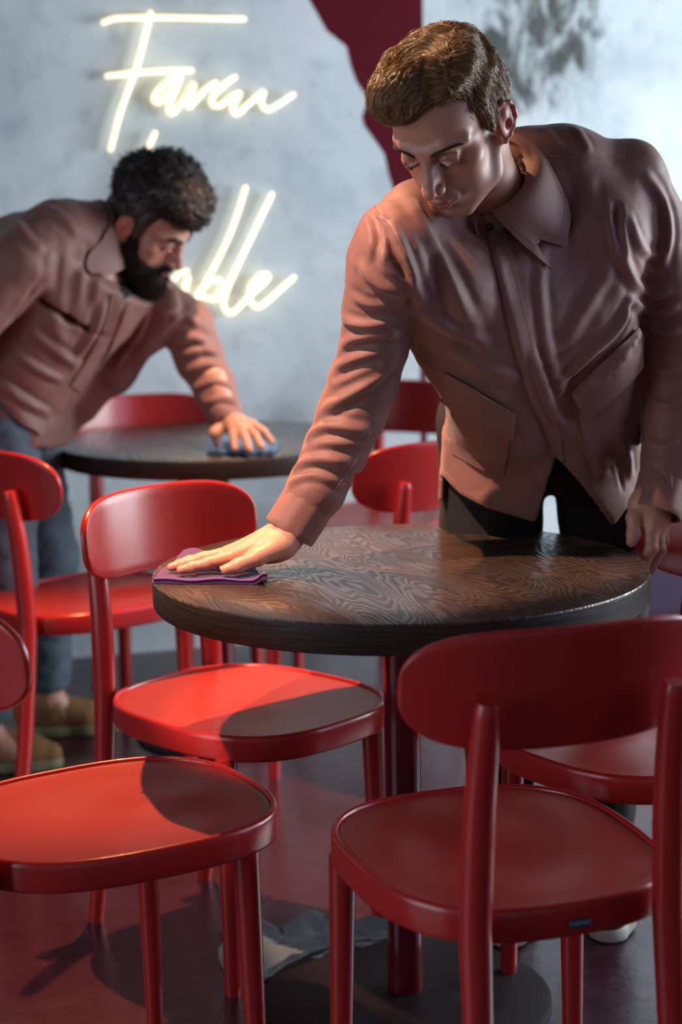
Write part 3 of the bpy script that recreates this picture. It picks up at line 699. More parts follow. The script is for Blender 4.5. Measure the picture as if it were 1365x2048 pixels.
# ------------------------------------------------------------------ heads
def Rot(r, p, y):
    cy, sy = math.cos(y), math.sin(y); cp, sp = math.cos(p), math.sin(p); cr, sr = math.cos(r), math.sin(r)
    return np.array([[cy, -sy, 0], [sy, cy, 0], [0, 0, 1]]) @ np.array([[1, 0, 0], [0, cp, -sp], [0, sp, cp]]) @ np.array([[cr, 0, sr], [0, 1, 0], [-sr, 0, cr]])
def build_head(neck_to, neck_r, beard=False, h=.0017, lid=0.0):
    """face forward +y, up +z, own right +x; neck_to in the same frame"""
    f = Field((-.105, -.15, -.26), (.105, .15, .14), h)
    f.ell((0, -.012, .036), (.0745, .0955, .083), k=0)
    f.ell((0, .036, .036), (.060, .056, .060), k=.02)
    f.ell((0, .030, -.038), (.0585, .056, .070), k=.02)
    f.ell((0, .036, -.078), (.047, .050, .040), k=.02)
    for s in (-1, 1):
        f.chain([(s * .060, -.004, -.050), (s * .052, .022, -.084), (s * .024, .076, -.106)], [.013, .013, .013], k=.022)
        f.ell((s * .045, .052, -.026), (.021, .022, .017), k=.018)
        f.ell((s * .040, .050, -.058), (.016, .020, .024), k=.02)
        f.ell((s * .066, .020, .012), (.010, .03, .03), k=.012, op='s') if False else None
    f.ell((0, .074, -.071), (.030, .027, .027), k=.016)                 # muzzle
    f.ell((0, .080, -.105), (.019, .017, .0145), k=.014)                # chin
    f.chain([(-.055, .062, .016), (-.030, .082, .021), (-.010, .088, .015), (.010, .088, .015), (.030, .082, .021), (.055, .062, .016)], [.008, .009, .008, .008, .009, .008], k=.014)
    for s in (-1, 1):
        f.ell((s * .031, .095, -.001), (.0175, .013, .0105), k=.012, op='s')
        f.ell((s * .0315, .0752, -.0015), (.0145, .0140, .0128), k=.004)   # eyeball under its lid
        f.chain([(s * .0175, .086, -.001), (s * .031, .0905, .0045), (s * .045, .081, .001)], [.0022, .0026, .0022], k=.004)   # upper lid fold
        f.chain([(s * .0180, .0865, -.0075), (s * .031, .0905, -.0118), (s * .044, .0825, -.0085)], [.0020, .0022, .0018], k=.005)  # lower lid
        f.chain([(s * .0185, .0890, -.0050), (s * .031, .0935, -.0080), (s * .0445, .0845, -.0060)], [.0010, .0012, .0010], k=.0016, op='s')  # lash slit
    f.chain([(0, .086, .012), (0, .0965, -.006), (0, .1095, -.026), (0, .1185, -.039)], [.0080, .0068, .0078, .0088], k=.011)     # nose
    f.chain([(0, .082, .008), (0, .087, -.010), (0, .093, -.026), (0, .098, -.042)], [.0075, .0085, .0105, .0115], k=.008)
    f.ell((0, .1195, -.0415), (.0092, .0085, .0080), k=.006)
    for s in (-1, 1):
        f.ell((s * .0128, .1055, -.0440), (.0064, .0100, .0074), k=.005)
        f.ell((s * .0065, .1105, -.0520), (.0036, .0058, .0042), k=.002, op='s')
        f.chain([(s * .0185, .0985, -.040), (s * .0200, .093, -.048)], [.0012, .0010], k=.004, op='s')
        f.chain([(s * .0215, .0945, -.050), (s * .031, .0835, -.068)], [.0014, .0012], k=.010, op='s')     # smile fold
    f.chain([(0, .1050, -.0560), (0, .1045, -.0640)], [.0022, .0022], k=.005, op='s')
    f.chain([(-.0235, .0905, -.0735), (-.012, .1015, -.0700), (-.004, .1055, -.0675), (0, .1055, -.0685), (.004, .1055, -.0675), (.012, .1015, -.0700), (.0235, .0905, -.0735)], [.0022, .0036, .0042, .0040, .0042, .0036, .0022], k=.004)
    f.chain([(-.0205, .0915, -.0760), (-.010, .1005, -.0790), (0, .1025, -.0800), (.010, .1005, -.0790), (.0205, .0915, -.0760)], [.0026, .0046, .0050, .0046, .0026], k=.004)
    f.chain([(-.0245, .0945, -.0735), (-.011, .1065, -.0738), (0, .1095, -.0742), (.011, .1065, -.0738), (.0245, .0945, -.0735)], [.0011, .0012, .0012, .0012, .0011], k=.0022, op='s')
    f.chain([(-.014, .0990, -.0885), (0, .1010, -.0900), (.014, .0990, -.0885)], [.003, .0035, .003], k=.008, op='s')
    for s in (-1, 1):                                                  # ears
        ca, sa = math.cos(.42), math.sin(.42)                          # flare away from the skull
        def E(u, w, o): # u forward, w up, o out
            tz = .16; u2 = u * math.cos(tz) + w * math.sin(tz) * -1; w2 = u * math.sin(tz) + w * math.cos(tz)
            return (s * (.0755 + o * ca - u2 * sa), -.004 + u2 * ca + o * sa * 0 - .004, -.018 + w2)
        f.chain([E(.0, -.012, .001), E(-.006, .006, .003), E(-.006, .018, .004)], [.0105, .0125, .0085], k=.006, flat=(ca, s * sa, 0) if True else None, fs=2.6)
        f.ell(E(-.005, .002, .0035), (.0060, .0190, .0270), k=.006)
        rim = [E(.010, .004, .003), E(.011, .016, .005), E(.006, .0275, .0065), (E(-.004, .0325, .008)), E(-.015, .029, .010), E(-.021, .018, .012), E(-.0215, .003, .012), E(-.017, -.012, .010), E(-.009, -.024, .007), E(-.001, -.030, .004), E(.006, -.027, .001), E(.006, -.018, 0)]
        f.chain(rim, [.0022, .0028, .0030, .0032, .0032, .0032, .0030, .0028, .0036, .0046, .0040, .0030], k=.0035)
        f.chain([E(-.010, .020, .008), E(-.013, .004, .008), E(-.008, -.010, .007)], [.0022, .0026, .0026], k=.003)
        f.chain([E(-.010, .024, .0075), E(-.013, .010, .0085), E(-.012, -.004, .0080), E(-.006, -.018, .0050)], [.0085, .0100, .0095, .0070], k=.003, flat=(s * ca, sa, 0), fs=2.3)
        f.chain([E(-.004, .018, .004), E(-.004, .0, .003)], [.010, .010], k=.004)
        f.ell(E(-.003, -.003, .0125), (.0060, .0065, .0095), k=.003, op='s')
        f.chain([E(-.015, .021, .012), E(-.0165, .004, .012)], [.0014, .0014], k=.003, op='s')
        f.chain([E(.007, .000, .004), E(.0065, -.008, .005)], [.003, .003], k=.003)
    f.chain([(0, -.022, -.035), (0, -.030, -.075), tuple(neck_to)], [.050, .053, neck_r], k=.022)
    f.ell((0, .045, -.165), (.03, .05, .03), k=.03, op='s') if False else None
    return f
def head_tint(V, beard=0.0, stub=.12):
    C = np.tile(SKIN, (len(V), 1)).astype(float)
    def g(c, r): return np.exp(-(((V - np.array(c)) / np.array(r)) ** 2).sum(1))
    lips = np.clip(1.5 * np.maximum(g((0, .108, -.0700), (.021, .03, .0040)), g((0, .108, -.0785), (.017, .03, .0050))), 0, 1) * (V[:, 1] > .088)
    C += lips[:, None] * (np.array([.36, .10, .085]) - C)
    red = .45 * (g((0, .12, -.042), (.016, .03, .014)) + g((.045, .06, -.03), (.022, .04, .018)) + g((-.045, .06, -.03), (.022, .04, .018)))
    ear = np.clip((np.abs(V[:, 0]) - .074) / .006, 0, 1) * (np.abs(V[:, 1] + .01) < .04) * (V[:, 2] > -.06) * (V[:, 2] < .03)
    red = np.clip(red + .75 * ear, 0, 1); C += red[:, None] * (np.array([.50, .16, .11]) - C)
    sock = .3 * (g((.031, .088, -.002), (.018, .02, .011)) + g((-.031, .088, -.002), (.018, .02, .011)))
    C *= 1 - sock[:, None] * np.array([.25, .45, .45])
    st = np.clip((-.055 - V[:, 2]) / .02, 0, 1) * (V[:, 1] > -.01) * (1 - lips) * (V[:, 2] > -.14)
    C *= 1 - (stub * st)[:, None] * np.array([1, .9, .8])
    return C

# ------------------------------------------------------------------ hands
def finger(f, P, R, k=.005):
    f.chain(P, R, k)
    for p, r in zip(P[1:-1], R[1:-1]): f.ell(p, (r * 1.06,) * 3, k=.003)
def nail(name, c, fwd, up, w, l, parent):
    fwd = unit(fwd); up = unit(np.array(up) - fwd * (np.array(up) @ fwd)); sd = np.cross(fwd, up); V = []; n, m_ = 7, 7
    for i in range(n):
        for j in range(m_):
            u = -1 + 2 * i / (n - 1); v = -1 + 2 * j / (m_ - 1); uu = u * math.sqrt(1 - .35 * v * v)
            V.append(np.array(c) + sd * (w * uu) + fwd * (l * v * math.sqrt(1 - .3 * u * u)) - up * (w * .45 * u * u + .0006 * (v + 1)))
    V2 = [v - up * .0012 for v in V]; N = n * m_
    Q = [(i * m_ + j, (i + 1) * m_ + j, (i + 1) * m_ + j + 1, i * m_ + j + 1) for i in range(n - 1) for j in range(m_ - 1)]
    bd = [i * m_ for i in range(n)] + [(n - 1) * m_ + j for j in range(1, m_)] + [i * m_ + m_ - 1 for i in range(n - 2, -1, -1)] + [j for j in range(m_ - 2, 0, -1)]
    Qs = Q + [tuple(N + a for a in reversed(q)) for q in Q] + [(bd[k], bd[(k + 1) % len(bd)], bd[(k + 1) % len(bd)] + N, bd[k] + N) for k in range(len(bd))]
    return mesh(name, V + V2, Qs, M['nail'], parent)
def hand_tint(V, tips, knuckles):
    C = np.tile(SKIN * 1.04, (len(V), 1)).astype(float)
    for p in tips: C += (np.exp(-((V - np.array(p)) ** 2).sum(1) / .011 ** 2) * .55)[:, None] * (np.array([.50, .17, .12]) - C)
    for p in knuckles: C += (np.exp(-((V - np.array(p)) ** 2).sum(1) / .008 ** 2) * .45)[:, None] * (np.array([.50, .19, .13]) - C)
    return C
# ------------------------------------------------------------------ people: shared pieces
def joinVQ(*parts):
    V = []; Q = []; n = 0
    for v, q in parts: V.append(v); Q.append(q + n); n += len(v)
    return np.concatenate(V), np.concatenate(Q)
def shoe(parent, heel, toe, mats, width=.047, top=.095, boot=False):
    """leather upper, welt sole, laces: heel and toe are floor points"""
    heel = np.array([*heel, 0.]); toe = np.array([*toe, 0.]); d = unit(toe - heel); s = np.cross([0, 0, 1.], d); L = np.linalg.norm(toe - heel)
    P = lambda u, w, z: heel + d * (u * L) + s * w + np.array([0, 0, z])
    f = Field(np.minimum(heel, toe) - .09, np.maximum(heel, toe) + [.09, .09, .2], .003)
    f.chain([P(.12, 0, .052), P(.35, 0, .052), P(.70, .004, .040), P(.90, .002, .034)], [.036, .036, .042, .030], k=.02)
    f.chain([P(.10, 0, .08), P(.30, 0, .085), P(.55, 0, .060)], [.032, .035, .034], k=.02)
    f.ell(P(.19, 0, .125), (.036, .036, .03), k=.02); f.ell(P(.19, 0, .160), (.027, .027, .03), k=.008, op='s')
    f.F = np.maximum(f.F, np.broadcast_to((.022 - f.ax[2])[None, None, :], f.F.shape).astype(np.float32))
    V, Q = f.mesh(2); fastmesh('upper', V, Q, mats[0], parent)
    g = Field(np.minimum(heel, toe) - .09, np.maximum(heel, toe) + [.09, .09, .06], .003)
    g.chain([P(.13, 0, .012), P(.40, 0, .012), P(.72, .004, .012), P(.885, .002, .012)], [.039, .038, .047, .036], k=.02)
    Z = np.broadcast_to(g.ax[2][None, None, :], g.F.shape); g.F = np.maximum(g.F, np.abs(Z - .0145).astype(np.float32) - .0135)
    V, Q = g.mesh(2); fastmesh('sole', V, Q, mats[1], parent)
    lc = MB()
    for i in range(4):
        u = .40 + .09 * i; z = .098 - .028 * i * .72
        for sg in (-1, 1): lc.tube(spline([P(u - .03, -sg * .020, z - .012), P(u, 0, z + .004), P(u + .03, sg * .020, z - .020)], 5), .0022, 6)
    for sg in (-1, 1):
        lc.tube(spline([P(.34, 0, .113), P(.30, sg * .03, .135), P(.36, sg * .05, .12), P(.38, sg * .02, .105)], 6), .0024, 6)
        lc.tube(spline([P(.34, 0, .113), P(.42, sg * .035, .10), P(.50, sg * .055, .06)], 6), .0022, 6)
    lc.build('laces', mats[2], parent)
def cutf(f, x):                      # keep only where x <= 0
    f.F = np.maximum(f.F, x.astype(np.float32))
def proj_grid(f):
    X, Y, Z = np.meshgrid(*f.ax, indexing='ij', sparse=True); cp, sp = math.cos(PITCH), math.sin(PITCH)
    z = Z - CAM_H; D = Y * cp - z * sp; U = Y * sp + z * cp; x = X / D; y = U / D; c, s = math.cos(ROLL), math.sin(ROLL)
    return 682.5 + F_PX * (c * x - s * y), 1024 - F_PX * (s * x + c * y), D

def collar(N, nd, front, rad, tree, parent, mat, L, up=.040):
    N = np.array(N, float); f = np.array(front) - N; f = unit(f - nd * (f @ nd)); sd = np.cross(nd, f)
    for sg in (-1, 1):
        nu, nv = 34, 12; V = []
        for i in range(nu):
            u = i / (nu - 1); qa = math.radians(8 + 174 * u); qb = math.radians(34 + 148 * u ** .9); ln = L[0] + (L[1] - L[0]) * min(1, u * 1.6)
            ra = math.cos(qa) * f + sg * math.sin(qa) * sd; rb = math.cos(qb) * f + sg * math.sin(qb) * sd
            top = N + nd * up + ra * rad; bot = N + nd * (up - ln * .72) + rb * (rad + ln * .62)
            dn = unit(-nd + rb * .15); q, n, _, _ = tree.ray_cast(Vector(bot - dn * .10), Vector(dn), .17)
            if q is None: q, n, _, _ = tree.find_nearest(Vector(bot))
            bot = np.array(q) - dn * .007
            ctl = top + (ra + rb) * .014 + nd * .002
            for j in range(nv):
                t = j / (nv - 1); V.append((1 - t) ** 2 * top + 2 * t * (1 - t) * ctl + t * t * bot)
        for k_ in range(len(V)):
            if k_ % nv < 2: continue
            q, n, _, dd = tree.find_nearest(Vector(V[k_])); q = np.array(q); n = np.array(n); s_d = (V[k_] - q) @ n
            if s_d < .006 and dd < .05 and n @ unit(V[k_] - N) > -.1 and n @ nd > -.6: V[k_] = V[k_] + n * (.006 - s_d)
        V = np.array(V).reshape(nu, nv, 3)
        for _ in range(2): V[1:-1, 2:-1] = (V[:-2, 2:-1] + 2 * V[1:-1, 2:-1] + V[2:, 2:-1]) / 4
        du = np.gradient(V, axis=0); dv = np.gradient(V, axis=1); nn = np.cross(du, dv); nn /= np.linalg.norm(nn, axis=2)[..., None] + 1e-9
        if nn[5, 6] @ (V[5, 6] - N) < 0: nn = -nn
        A = (V + nn * .0016).reshape(-1, 3); B = (V - nn * .0016).reshape(-1, 3); n_ = nu * nv
        Q = [(a, a + 1, a + nv + 1, a + nv) for a in (i * nv + j for i in range(nu - 1) for j in range(nv - 1))]
        Q2 = [tuple(n_ + a for a in reversed(q)) for q in Q]
        bd = [i * nv for i in range(nu)] + [(nu - 1) * nv + j for j in range(1, nv)] + [i * nv + nv - 1 for i in range(nu - 2, -1, -1)] + [j for j in range(nv - 2, 0, -1)]
        Q3 = [(bd[(k + 1) % len(bd)], bd[k], bd[k] + n_, bd[(k + 1) % len(bd)] + n_) for k in range(len(bd))]
        P = np.concatenate([A, B]); al = Q + Q2 + Q3
        w = np.cross(P[Q[60][1]] - P[Q[60][0]], P[Q[60][2]] - P[Q[60][0]])
        if w @ nn.reshape(-1, 3)[Q[60][0]] < 0: al = [tuple(reversed(q)) for q in al]
        o = mesh('collar_leaf', P, al, mat, parent, angle=60)
        s_ = MB(); path = np.concatenate([V[1:2, 2:nv - 1][0], V[1:nu - 4, nv - 2]]) if True else None; nnp = np.concatenate([nn[1:2, 2:nv - 1][0], nn[1:nu - 4, nv - 2]])
        for k in range(len(path) - 1):
            for h in (0., .5):
                a = path[k] + (path[k + 1] - path[k]) * h; b = path[k] + (path[k + 1] - path[k]) * (h + .32); s_.tube([a + nnp[k] * .0018, b + nnp[k] * .0018], .00045, 5)
        s_.build('stitching', M['thread'], o)

# ================================================================== man in front
def front_man():
    root = empty('person', (.39, 3.2, 0)); tag(root, 'man with swept light brown hair in dusty pink overshirt wiping the front table', 'person', 'cafe workers in pink overshirts')
    par = empty; 
    class Rt: pass
    R = Rot(math.radians(-1.3), math.radians(-42.7), math.radians(148.9)); T = np.array([.172, 2.718, 1.448])
    toL = lambda p: R.T @ (np.array(p, float) - T)
    fixp = []
    def up(o):                       # children keep world coordinates under the root
        o.matrix_parent_inverse = Matrix.Translation(root.location).inverted(); return o
    # --- body: head, hands and the covered trunk in one mesh
    rs = [at(788, 480, 2.728), at(772, 540, 2.745), at(758, 620, 2.775), at(748, 690, 2.805), at(728, 762, 2.825), at(705, 825, 2.828), at(670, 905, 2.825), at(632, 980, 2.818), at(600, 1030, 2.812)]
    ls = [at(1262, 350, 2.955), at(1298, 450, 2.985), at(1325, 555, 3.01), at(1347, 650, 3.025), at(1356, 740, 3.02), at(1356, 820, 3.01), at(1347, 905, 2.992), at(1322, 990, 2.965)]
    N = (.255, 2.872, 1.315)
    f = build_head(toL(N), .057); V, Q = f.mesh(1); tint = head_tint(V); headL = (V, Q); Vw = V @ R.T + T
    hd = (Vw, Q); htree = bvh(Vw, Q)
    # right hand, flat on the cloth
    g = Field((-.33, 2.66, .735), (.02, 2.90, .92), .0016)
    W0 = np.array([-.086, 2.797, .806])
    mcp = [(-.172, 2.756, .7805), (-.180, 2.777, .7820), (-.176, 2.798, .7785), (-.166, 2.817, .7730)]
    pip = [(-.212, 2.746, .7715), (-.226, 2.770, .7735), (-.220, 2.794, .7715), (-.200, 2.817, .7680)]
    dip = [(-.236, 2.744, .7665), (-.252, 2.768, .7670), (-.245, 2.792, .7665), (-.220, 2.819, .7645)]
    tip = [(-.254, 2.744, .7625), (-.271, 2.767, .7625), (-.263, 2.791, .7625), (-.236, 2.820, .7620)]
    g.chain([(.012, 2.815, .93), (-.04, 2.808, .865), W0], [.031, .029, .0255], k=.02, flat=(1, 0, 1.2), fs=1.05)
    for i in range(4):
        g.chain([W0 + [0, -.012 + .009 * i, -.002], mcp[i]], [.0215, .0125], k=.013)
        finger(g, [mcp[i], pip[i], dip[i], tip[i]], [.0112, .0094, .0084, .0072] if i < 3 else [.0098, .0082, .0072, .0062], k=.003)
    g.ell((-.105, 2.772, .790), (.028, .020, .020), k=.014)            # thumb ball
    th = [(-.098, 2.768, .792), (-.134, 2.742, .780), (-.163, 2.729, .7705), (-.182, 2.726, .7650)]
    finger(g, th, [.0185, .0132, .0108, .0088], k=.006)
    g.ell((-.120, 2.795, .780), (.045, .032, .020), k=.012)
    for i in (0, 1, 2):                                                # tendons
        g.chain([W0 + [-.02, -.01 + .009 * i, .021], np.array(mcp[i]) + [.006, 0, .010]], [.0022, .0020], k=.006)
    V1, Q1 = g.mesh(1); t1 = hand_tint(V1, tip + [th[-1]], mcp + pip + [th[2]])
    # left hand, holding the table rim
    g = Field((.42, 2.83, .64), (.62, 3.06, .93), .0016)
    W1 = np.array([.536, 2.968, .852])
    g.chain([(.552, 2.985, .93), W1], [.030, .027], k=.02, flat=(1, -.2, 0), fs=1.15)
    g.ell((.527, 2.958, .818), (.028, .026, .036), k=.012)
    g.ell((.531, 2.950, .796), (.026, .024, .026), k=.012)
    mc = [(.521, 2.932, .777), (.534, 2.946, .775), (.544, 2.962, .779), (.547, 2.980, .788)]
    pi_ = [(.5200, 2.922, .748), (.536, 2.935, .742), (.546, 2.960, .752), (.545, 2.982, .762)]
    dp = [(.506, 2.915, .722), (.520, 2.930, .712), (.526, 2.953, .716), (.528, 2.975, .730)]
    tp = [(.488, 2.908, .690), (.498, 2.922, .690), (.504, 2.944, .690), (.508, 2.966, .700)]
    for i in range(4):
        g.chain([W1 + [-.004, -.014 + .011 * i, -.004], mc[i]], [.0220, .0128], k=.013)
        finger(g, [mc[i], pi_[i], dp[i], tp[i]], [.0122, .0105, .0092, .0080] if i < 3 else [.0105, .0090, .0080, .0070], k=.003)
    th2 = [(.514, 2.955, .822), (.4930, 2.938, .797), (.4915, 2.930, .771), (.4865, 2.924, .7585)]
    g.ell((.506, 2.950, .815), (.022, .020, .030), k=.014)
    finger(g, th2, [.0180, .0130, .0118, .0092], k=.006)
    for i in (0, 1, 2):
        g.chain([W1 + [-.004, -.032 + .009 * i, -.01], np.array(mc[i]) + [.001, -.011, .004]], [.0018, .0022], k=.006)
    V2, Q2 = g.mesh(1); t2 = hand_tint(V2, tp + [th2[-1]], mc + pi_ + [th2[2]])
    # covered trunk and limbs
    g = Field((-.12, 2.55, -.02), (.72, 3.45, 1.45), .009)
    sp_ = [N, (.29, 2.94, 1.19), (.35, 3.05, 1.05), (.375, 3.15, .93)]
    g.chain(sp_, [.058, .066, .070, .075], k=.03)
    g.chain([(.27, 2.90, 1.26)] + rs, [.038] + [.036] * 5 + [.030] * 4, k=.02)
    g.chain([(.28, 2.93, 1.30)] + ls, [.038] + [.036] * 5 + [.029] * 3, k=.02)
    g.chain([(.375, 3.15, .93), (.285, 3.19, .84), (.29, 3.21, .48), (.30, 3.21, .10), (.30, 3.15, .05)], [.085, .070, .050, .035, .03], k=.03)
    g.chain([(.375, 3.15, .93), (.465, 3.19, .84), (.488, 3.21, .48), (.485, 3.235, .10), (.48, 3.17, .05)], [.085, .070, .050, .035, .03], k=.03)
    V3, Q3 = g.mesh(1); t3 = np.tile(SKIN, (len(V3), 1))
    Vb, Qb = joinVQ(hd, (V1, Q1), (V2, Q2), (V3, Q3))
    body = fastmesh('body', Vb, Qb, M['skin'], root); up(body); paint(body, np.concatenate([tint, t1, t2, t3]))
    up(nail('fingernail', np.array(th[-1]) + [-.003, -.003, .0078], (-1, .1, -.25), (-.1, -.35, 1), .0062, .0072, root))
    up(nail('fingernail', np.array(th2[-1]) + [-.0005, -.0085, .0015], (-.1, -.1, -1), (-.15, -1, .1), .0072, .0066, root))
    for i in (0, 1, 2): up(nail('fingernail', np.array(tip[i]) + [-.001, 0, .0066], (-1, 0, -.25), (-.2, 0, 1), .0052, .0058, root))

    # --- hair
    f = Field((-.12, -.15, -.10), (.125, .15, .175), .0022)
    f.ell((0, -.018, .054), (.0805, .0985, .077), k=0)
    f.chain([(-.018, .040, .118), (.006, .066, .112), (.024, .078, .103), (.040, .068, .094)], [.020, .025, .026, .022], k=.025)
    f.ell((.042, .034, .100), (.030, .05, .026), k=.03)
    f.ell((.070, -.005, .060), (.014, .06, .045), k=.02)
    f.ell((-.045, .010, .105), (.036, .055, .026), k=.02)
    for s in (-1, 1):
        f.ell((s * .066, -.030, .028), (.0175, .052, .048), k=.015)
        f.chain([(s * .0700, .018, .040), (s * .0735, .016, .015), (s * .0750, .0125, -.014)], [.010, .0075, .0030], k=.010)
    f.ell((0, -.075, -.012), (.060, .032, .055), k=.02)
    f.chain([(-.0235, .078, .127), (-.024, .03, .142), (-.024, -.01, .145)], [.0015, .002, .0015], k=.008, op='s')   # the parting
    f.chain([(-.064, .062, .058), (-.052, .083, .050)], [.022, .025], k=.012, op='s')                                # temple recess
    V, Q = f.mesh(2)
    V = V + normals(V, Q) * (.0022 * cnoise(V * [.45, 1, .8], 55, 3, 2) + .003 * cnoise(V, 18, 9, 1))[:, None]
    Vw = V @ R.T + T; hb = fastmesh('hair', Vw, Q, M['hair1_base'], root); up(hb)
    tree = bvh(Vw, Q)
    G = [[(897, 112), (850, 92), (800, 112), (762, 160), (748, 200)], [(895, 140), (852, 128), (808, 152), (778, 205)], [(893, 172), (856, 168), (822, 190), (800, 226)],
         [(905, 78), (862, 78), (815, 100), (778, 140)], [(903, 110), (950, 108), (990, 145), (1008, 200)], [(901, 140), (940, 146), (972, 190), (990, 245)],
         [(905, 82), (950, 76), (992, 112), (1012, 170)], [(899, 175), (925, 186), (950, 222), (972, 272)], [(765, 165), (752, 190), (760, 215)], [(985, 170), (1000, 210), (1003, 232)]]
    gp = []; gd = []
    for gs in G:
        P, _ = line3(tree, gs, 5)
        for a, b in zip(P[:-1], P[1:]): gp.append((a + b) / 2); gd.append(unit(b - a))
    for x in (-.07, -.03, .03, .07):                                   # back and far side: combed down
        for z in (.10, .04, -.03):
            for y in (-.11, -.08): gp.append(R @ np.array([x, y, z]) + T); gd.append(R @ unit([0, -.25, -1]))
    for y in (.02, -.04):
        for z in (.07, .0): gp.append(R @ np.array([.08, y, z]) + T); gd.append(R @ unit([.1, -.35, -1]))
    gp = np.array(gp); gd = np.array(gd)
    rng = np.random.RandomState(7); Nw = normals(Vw, Q)
    w = (V[:, 2] > -.06) & ((np.abs(V[:, 0]) > .03) | (V[:, 2] > .07) | (V[:, 1] < .02))
    inside = np.zeros(len(Vw), bool)
    cand = np.nonzero(w)[0]
    root_i = rng.choice(cand, 15000); K = 9; step = .0042
    P = Vw[root_i] + rng.normal(size=(len(root_i), 3)) * .001; paths = [P.copy()]
    clump = rng.normal(size=(260, 3)); cc = Vw[rng.choice(cand, 260)]
    ci = ((Vw[root_i][:, None, :] - cc[None]) ** 2).sum(2).argmin(1)
    ln = rng.uniform(.55, 1.25, len(root_i)); lift = rng.uniform(.0003, .0026, len(root_i)) + (rng.rand(len(root_i)) < .05) * .003
    cur = P.copy()
    for k in range(1, K):
        d2 = ((cur[:, None, :] - gp[None]) ** 2).sum(2); wt = 1 / (d2 + 1e-5) ** 1.6; D = (wt[..., None] * gd[None]).sum(1); D /= np.linalg.norm(D, axis=1)[:, None]
        D = D + clump[ci] * .20 + rng.normal(size=D.shape) * .05; D /= np.linalg.norm(D, axis=1)[:, None]
        nx = cur + D * (step * ln)[:, None]; out = np.empty_like(nx)
        for i in range(len(nx)):
            q, n, _, _ = tree.find_nearest(Vector(nx[i])); h_ = lift[i] * math.sin(min(1, k / (K - 1) * 1.25) * PI * .55)
            out[i] = (q[0] + n[0] * h_, q[1] + n[1] * h_, q[2] + n[2] * h_)
        paths.append(out); cur = out
    st = strands(np.stack(paths, 1), 'hair_strands', M['hair1'], hb, .00042); st.matrix_parent_inverse = hb.matrix_world.inverted() if False else Matrix()
    # eyebrows and lashes follow the face surface
    def tuft(pts, n, L, dirn, name, mat, spread, r0):
        S_ = []
        P0 = spline(pts, 10)
        for i in range(n):
            t = rng.rand(); j = t * (len(P0) - 1); a = P0[int(j)] + (P0[min(int(j) + 1, len(P0) - 1)] - P0[int(j)]) * (j % 1)
            a = a + np.array([0, 0, rng.uniform(-1, 1) * spread * (1 - .6 * t)]); q, n_, _, _ = ltree.find_nearest(Vector(a)); q = np.array(q); n_ = np.array(n_)
            d = np.array(dirn(t)) + rng.normal(size=3) * .15; d = unit(d); pp = [q - n_ * .0006]
            for k in range(1, 5): pp.append(q + d * L * k / 4 + n_ * .0009 * math.sin(k / 4 * PI))
            S_.append(pp)
        S_ = np.array(S_) @ R.T + T
        return up(strands(S_, name, mat, root, r0))
    ltree = bvh(*headL)
    for s in (-1, 1):
        tuft([(s * .011, .098, .0135), (s * .022, .098, .0185), (s * .036, .09, .0225), (s * .052, .075, .0185)], 330, .0075, lambda t: (s * (.75 + .3 * t), -.2 * t, .45 - .75 * t), 'eyebrow', M['brow'], .0026, .00024)
        tuft([(s * .0185, .0905, -.0055), (s * .026, .095, -.0080), (s * .035, .0945, -.0082), (s * .0445, .085, -.0062)], 110, .0062, lambda t: (s * (t - .45) * .9, 1.0, -.55), 'eyelashes', M['brow'], .0005, .00020)

    # --- jacket
    f = Field((-.15, 2.52, .66), (.70, 3.42, 1.50), .0042)
    l0 = (.39, .23, .07); l1 = (.39, .14, .03); l2 = (.39, .05, 0)
    f.loft([((.275, 2.885, 1.275), l0, .180, .092, 0), ((.285, 2.918, 1.205), l0, .184, .112, 0), ((.310, 2.955, 1.130), l1, .172, .120, 0), ((.350, 3.045, 1.03), l1, .170, .118, 0),
            ((.360, 3.095, .94), l2, .182, .125, 0), ((.362, 3.12, .85), l2, .188, .135, 0), ((.366, 3.135, .72), l2, .200, .145, 0)], k=.02)
    ys = [((.084, 2.727, 1.252), .058), ((.128, 2.802, 1.298), .055), ((.222, 2.866, 1.340), .057), ((.300, 2.905, 1.366), .058), ((.375, 2.920, 1.375), .062), ((.440, 2.945, 1.350), .058)]
    f.chain([a for a, _ in ys], [r for _, r in ys], k=.035)
    f.chain([(.165, 2.832, 1.195), (.225, 2.895, 1.11), (.28, 2.99, .98)], [.094, .092, .085], k=.04); f.chain([(.094, 2.742, 1.225), (.160, 2.812, 1.19)], [.056, .075], k=.04); f.chain([(.31, 2.925, 1.385), (.43, 2.955, 1.358)], [.056, .058], k=.03); f.chain([(.425, 2.925, 1.27), (.400, 2.985, 1.12), (.42, 3.05, .98)], [.088, .090, .085], k=.05)
    f.chain([(.275, 2.905, 1.235), (.31, 2.95, 1.10)], [.088, .095], k=.04)
    f.chain(rs, [.060, .0575, .0545, .0530, .0535, .0525, .0500, .0445, .0405], k=.015)
    f.chain(ls, [.058, .0600, .0600, .0560, .0550, .0520, .0470, .0420], k=.025)
    cR, rR = rs[-1], .0405; cL, rL = ls[-1], .042
    # collar stand and neck opening
    hb_ = R @ np.array([0, -.030, -.075]) + T; nd = unit(hb_ - np.array(N)); a1 = unit(np.cross(nd, [0, 0, 1.])); a2 = np.cross(nd, a1)
    ring = [np.array(N) + nd * (.030) + (math.cos(q) * a1 + math.sin(q) * a2) * .0600 for q in np.linspace(0, 2 * PI, 25)]
    f.chain(ring, [.0110] * 25, k=.012)
    f.cone(np.array(N) - nd * .03, np.array(N) + nd * .12, .0560, .064, k=.004, op='s')
    # hem, cut front, hollow skirt and cuffs
    F0 = f.F.copy(); px, py, D = proj_grid(f)
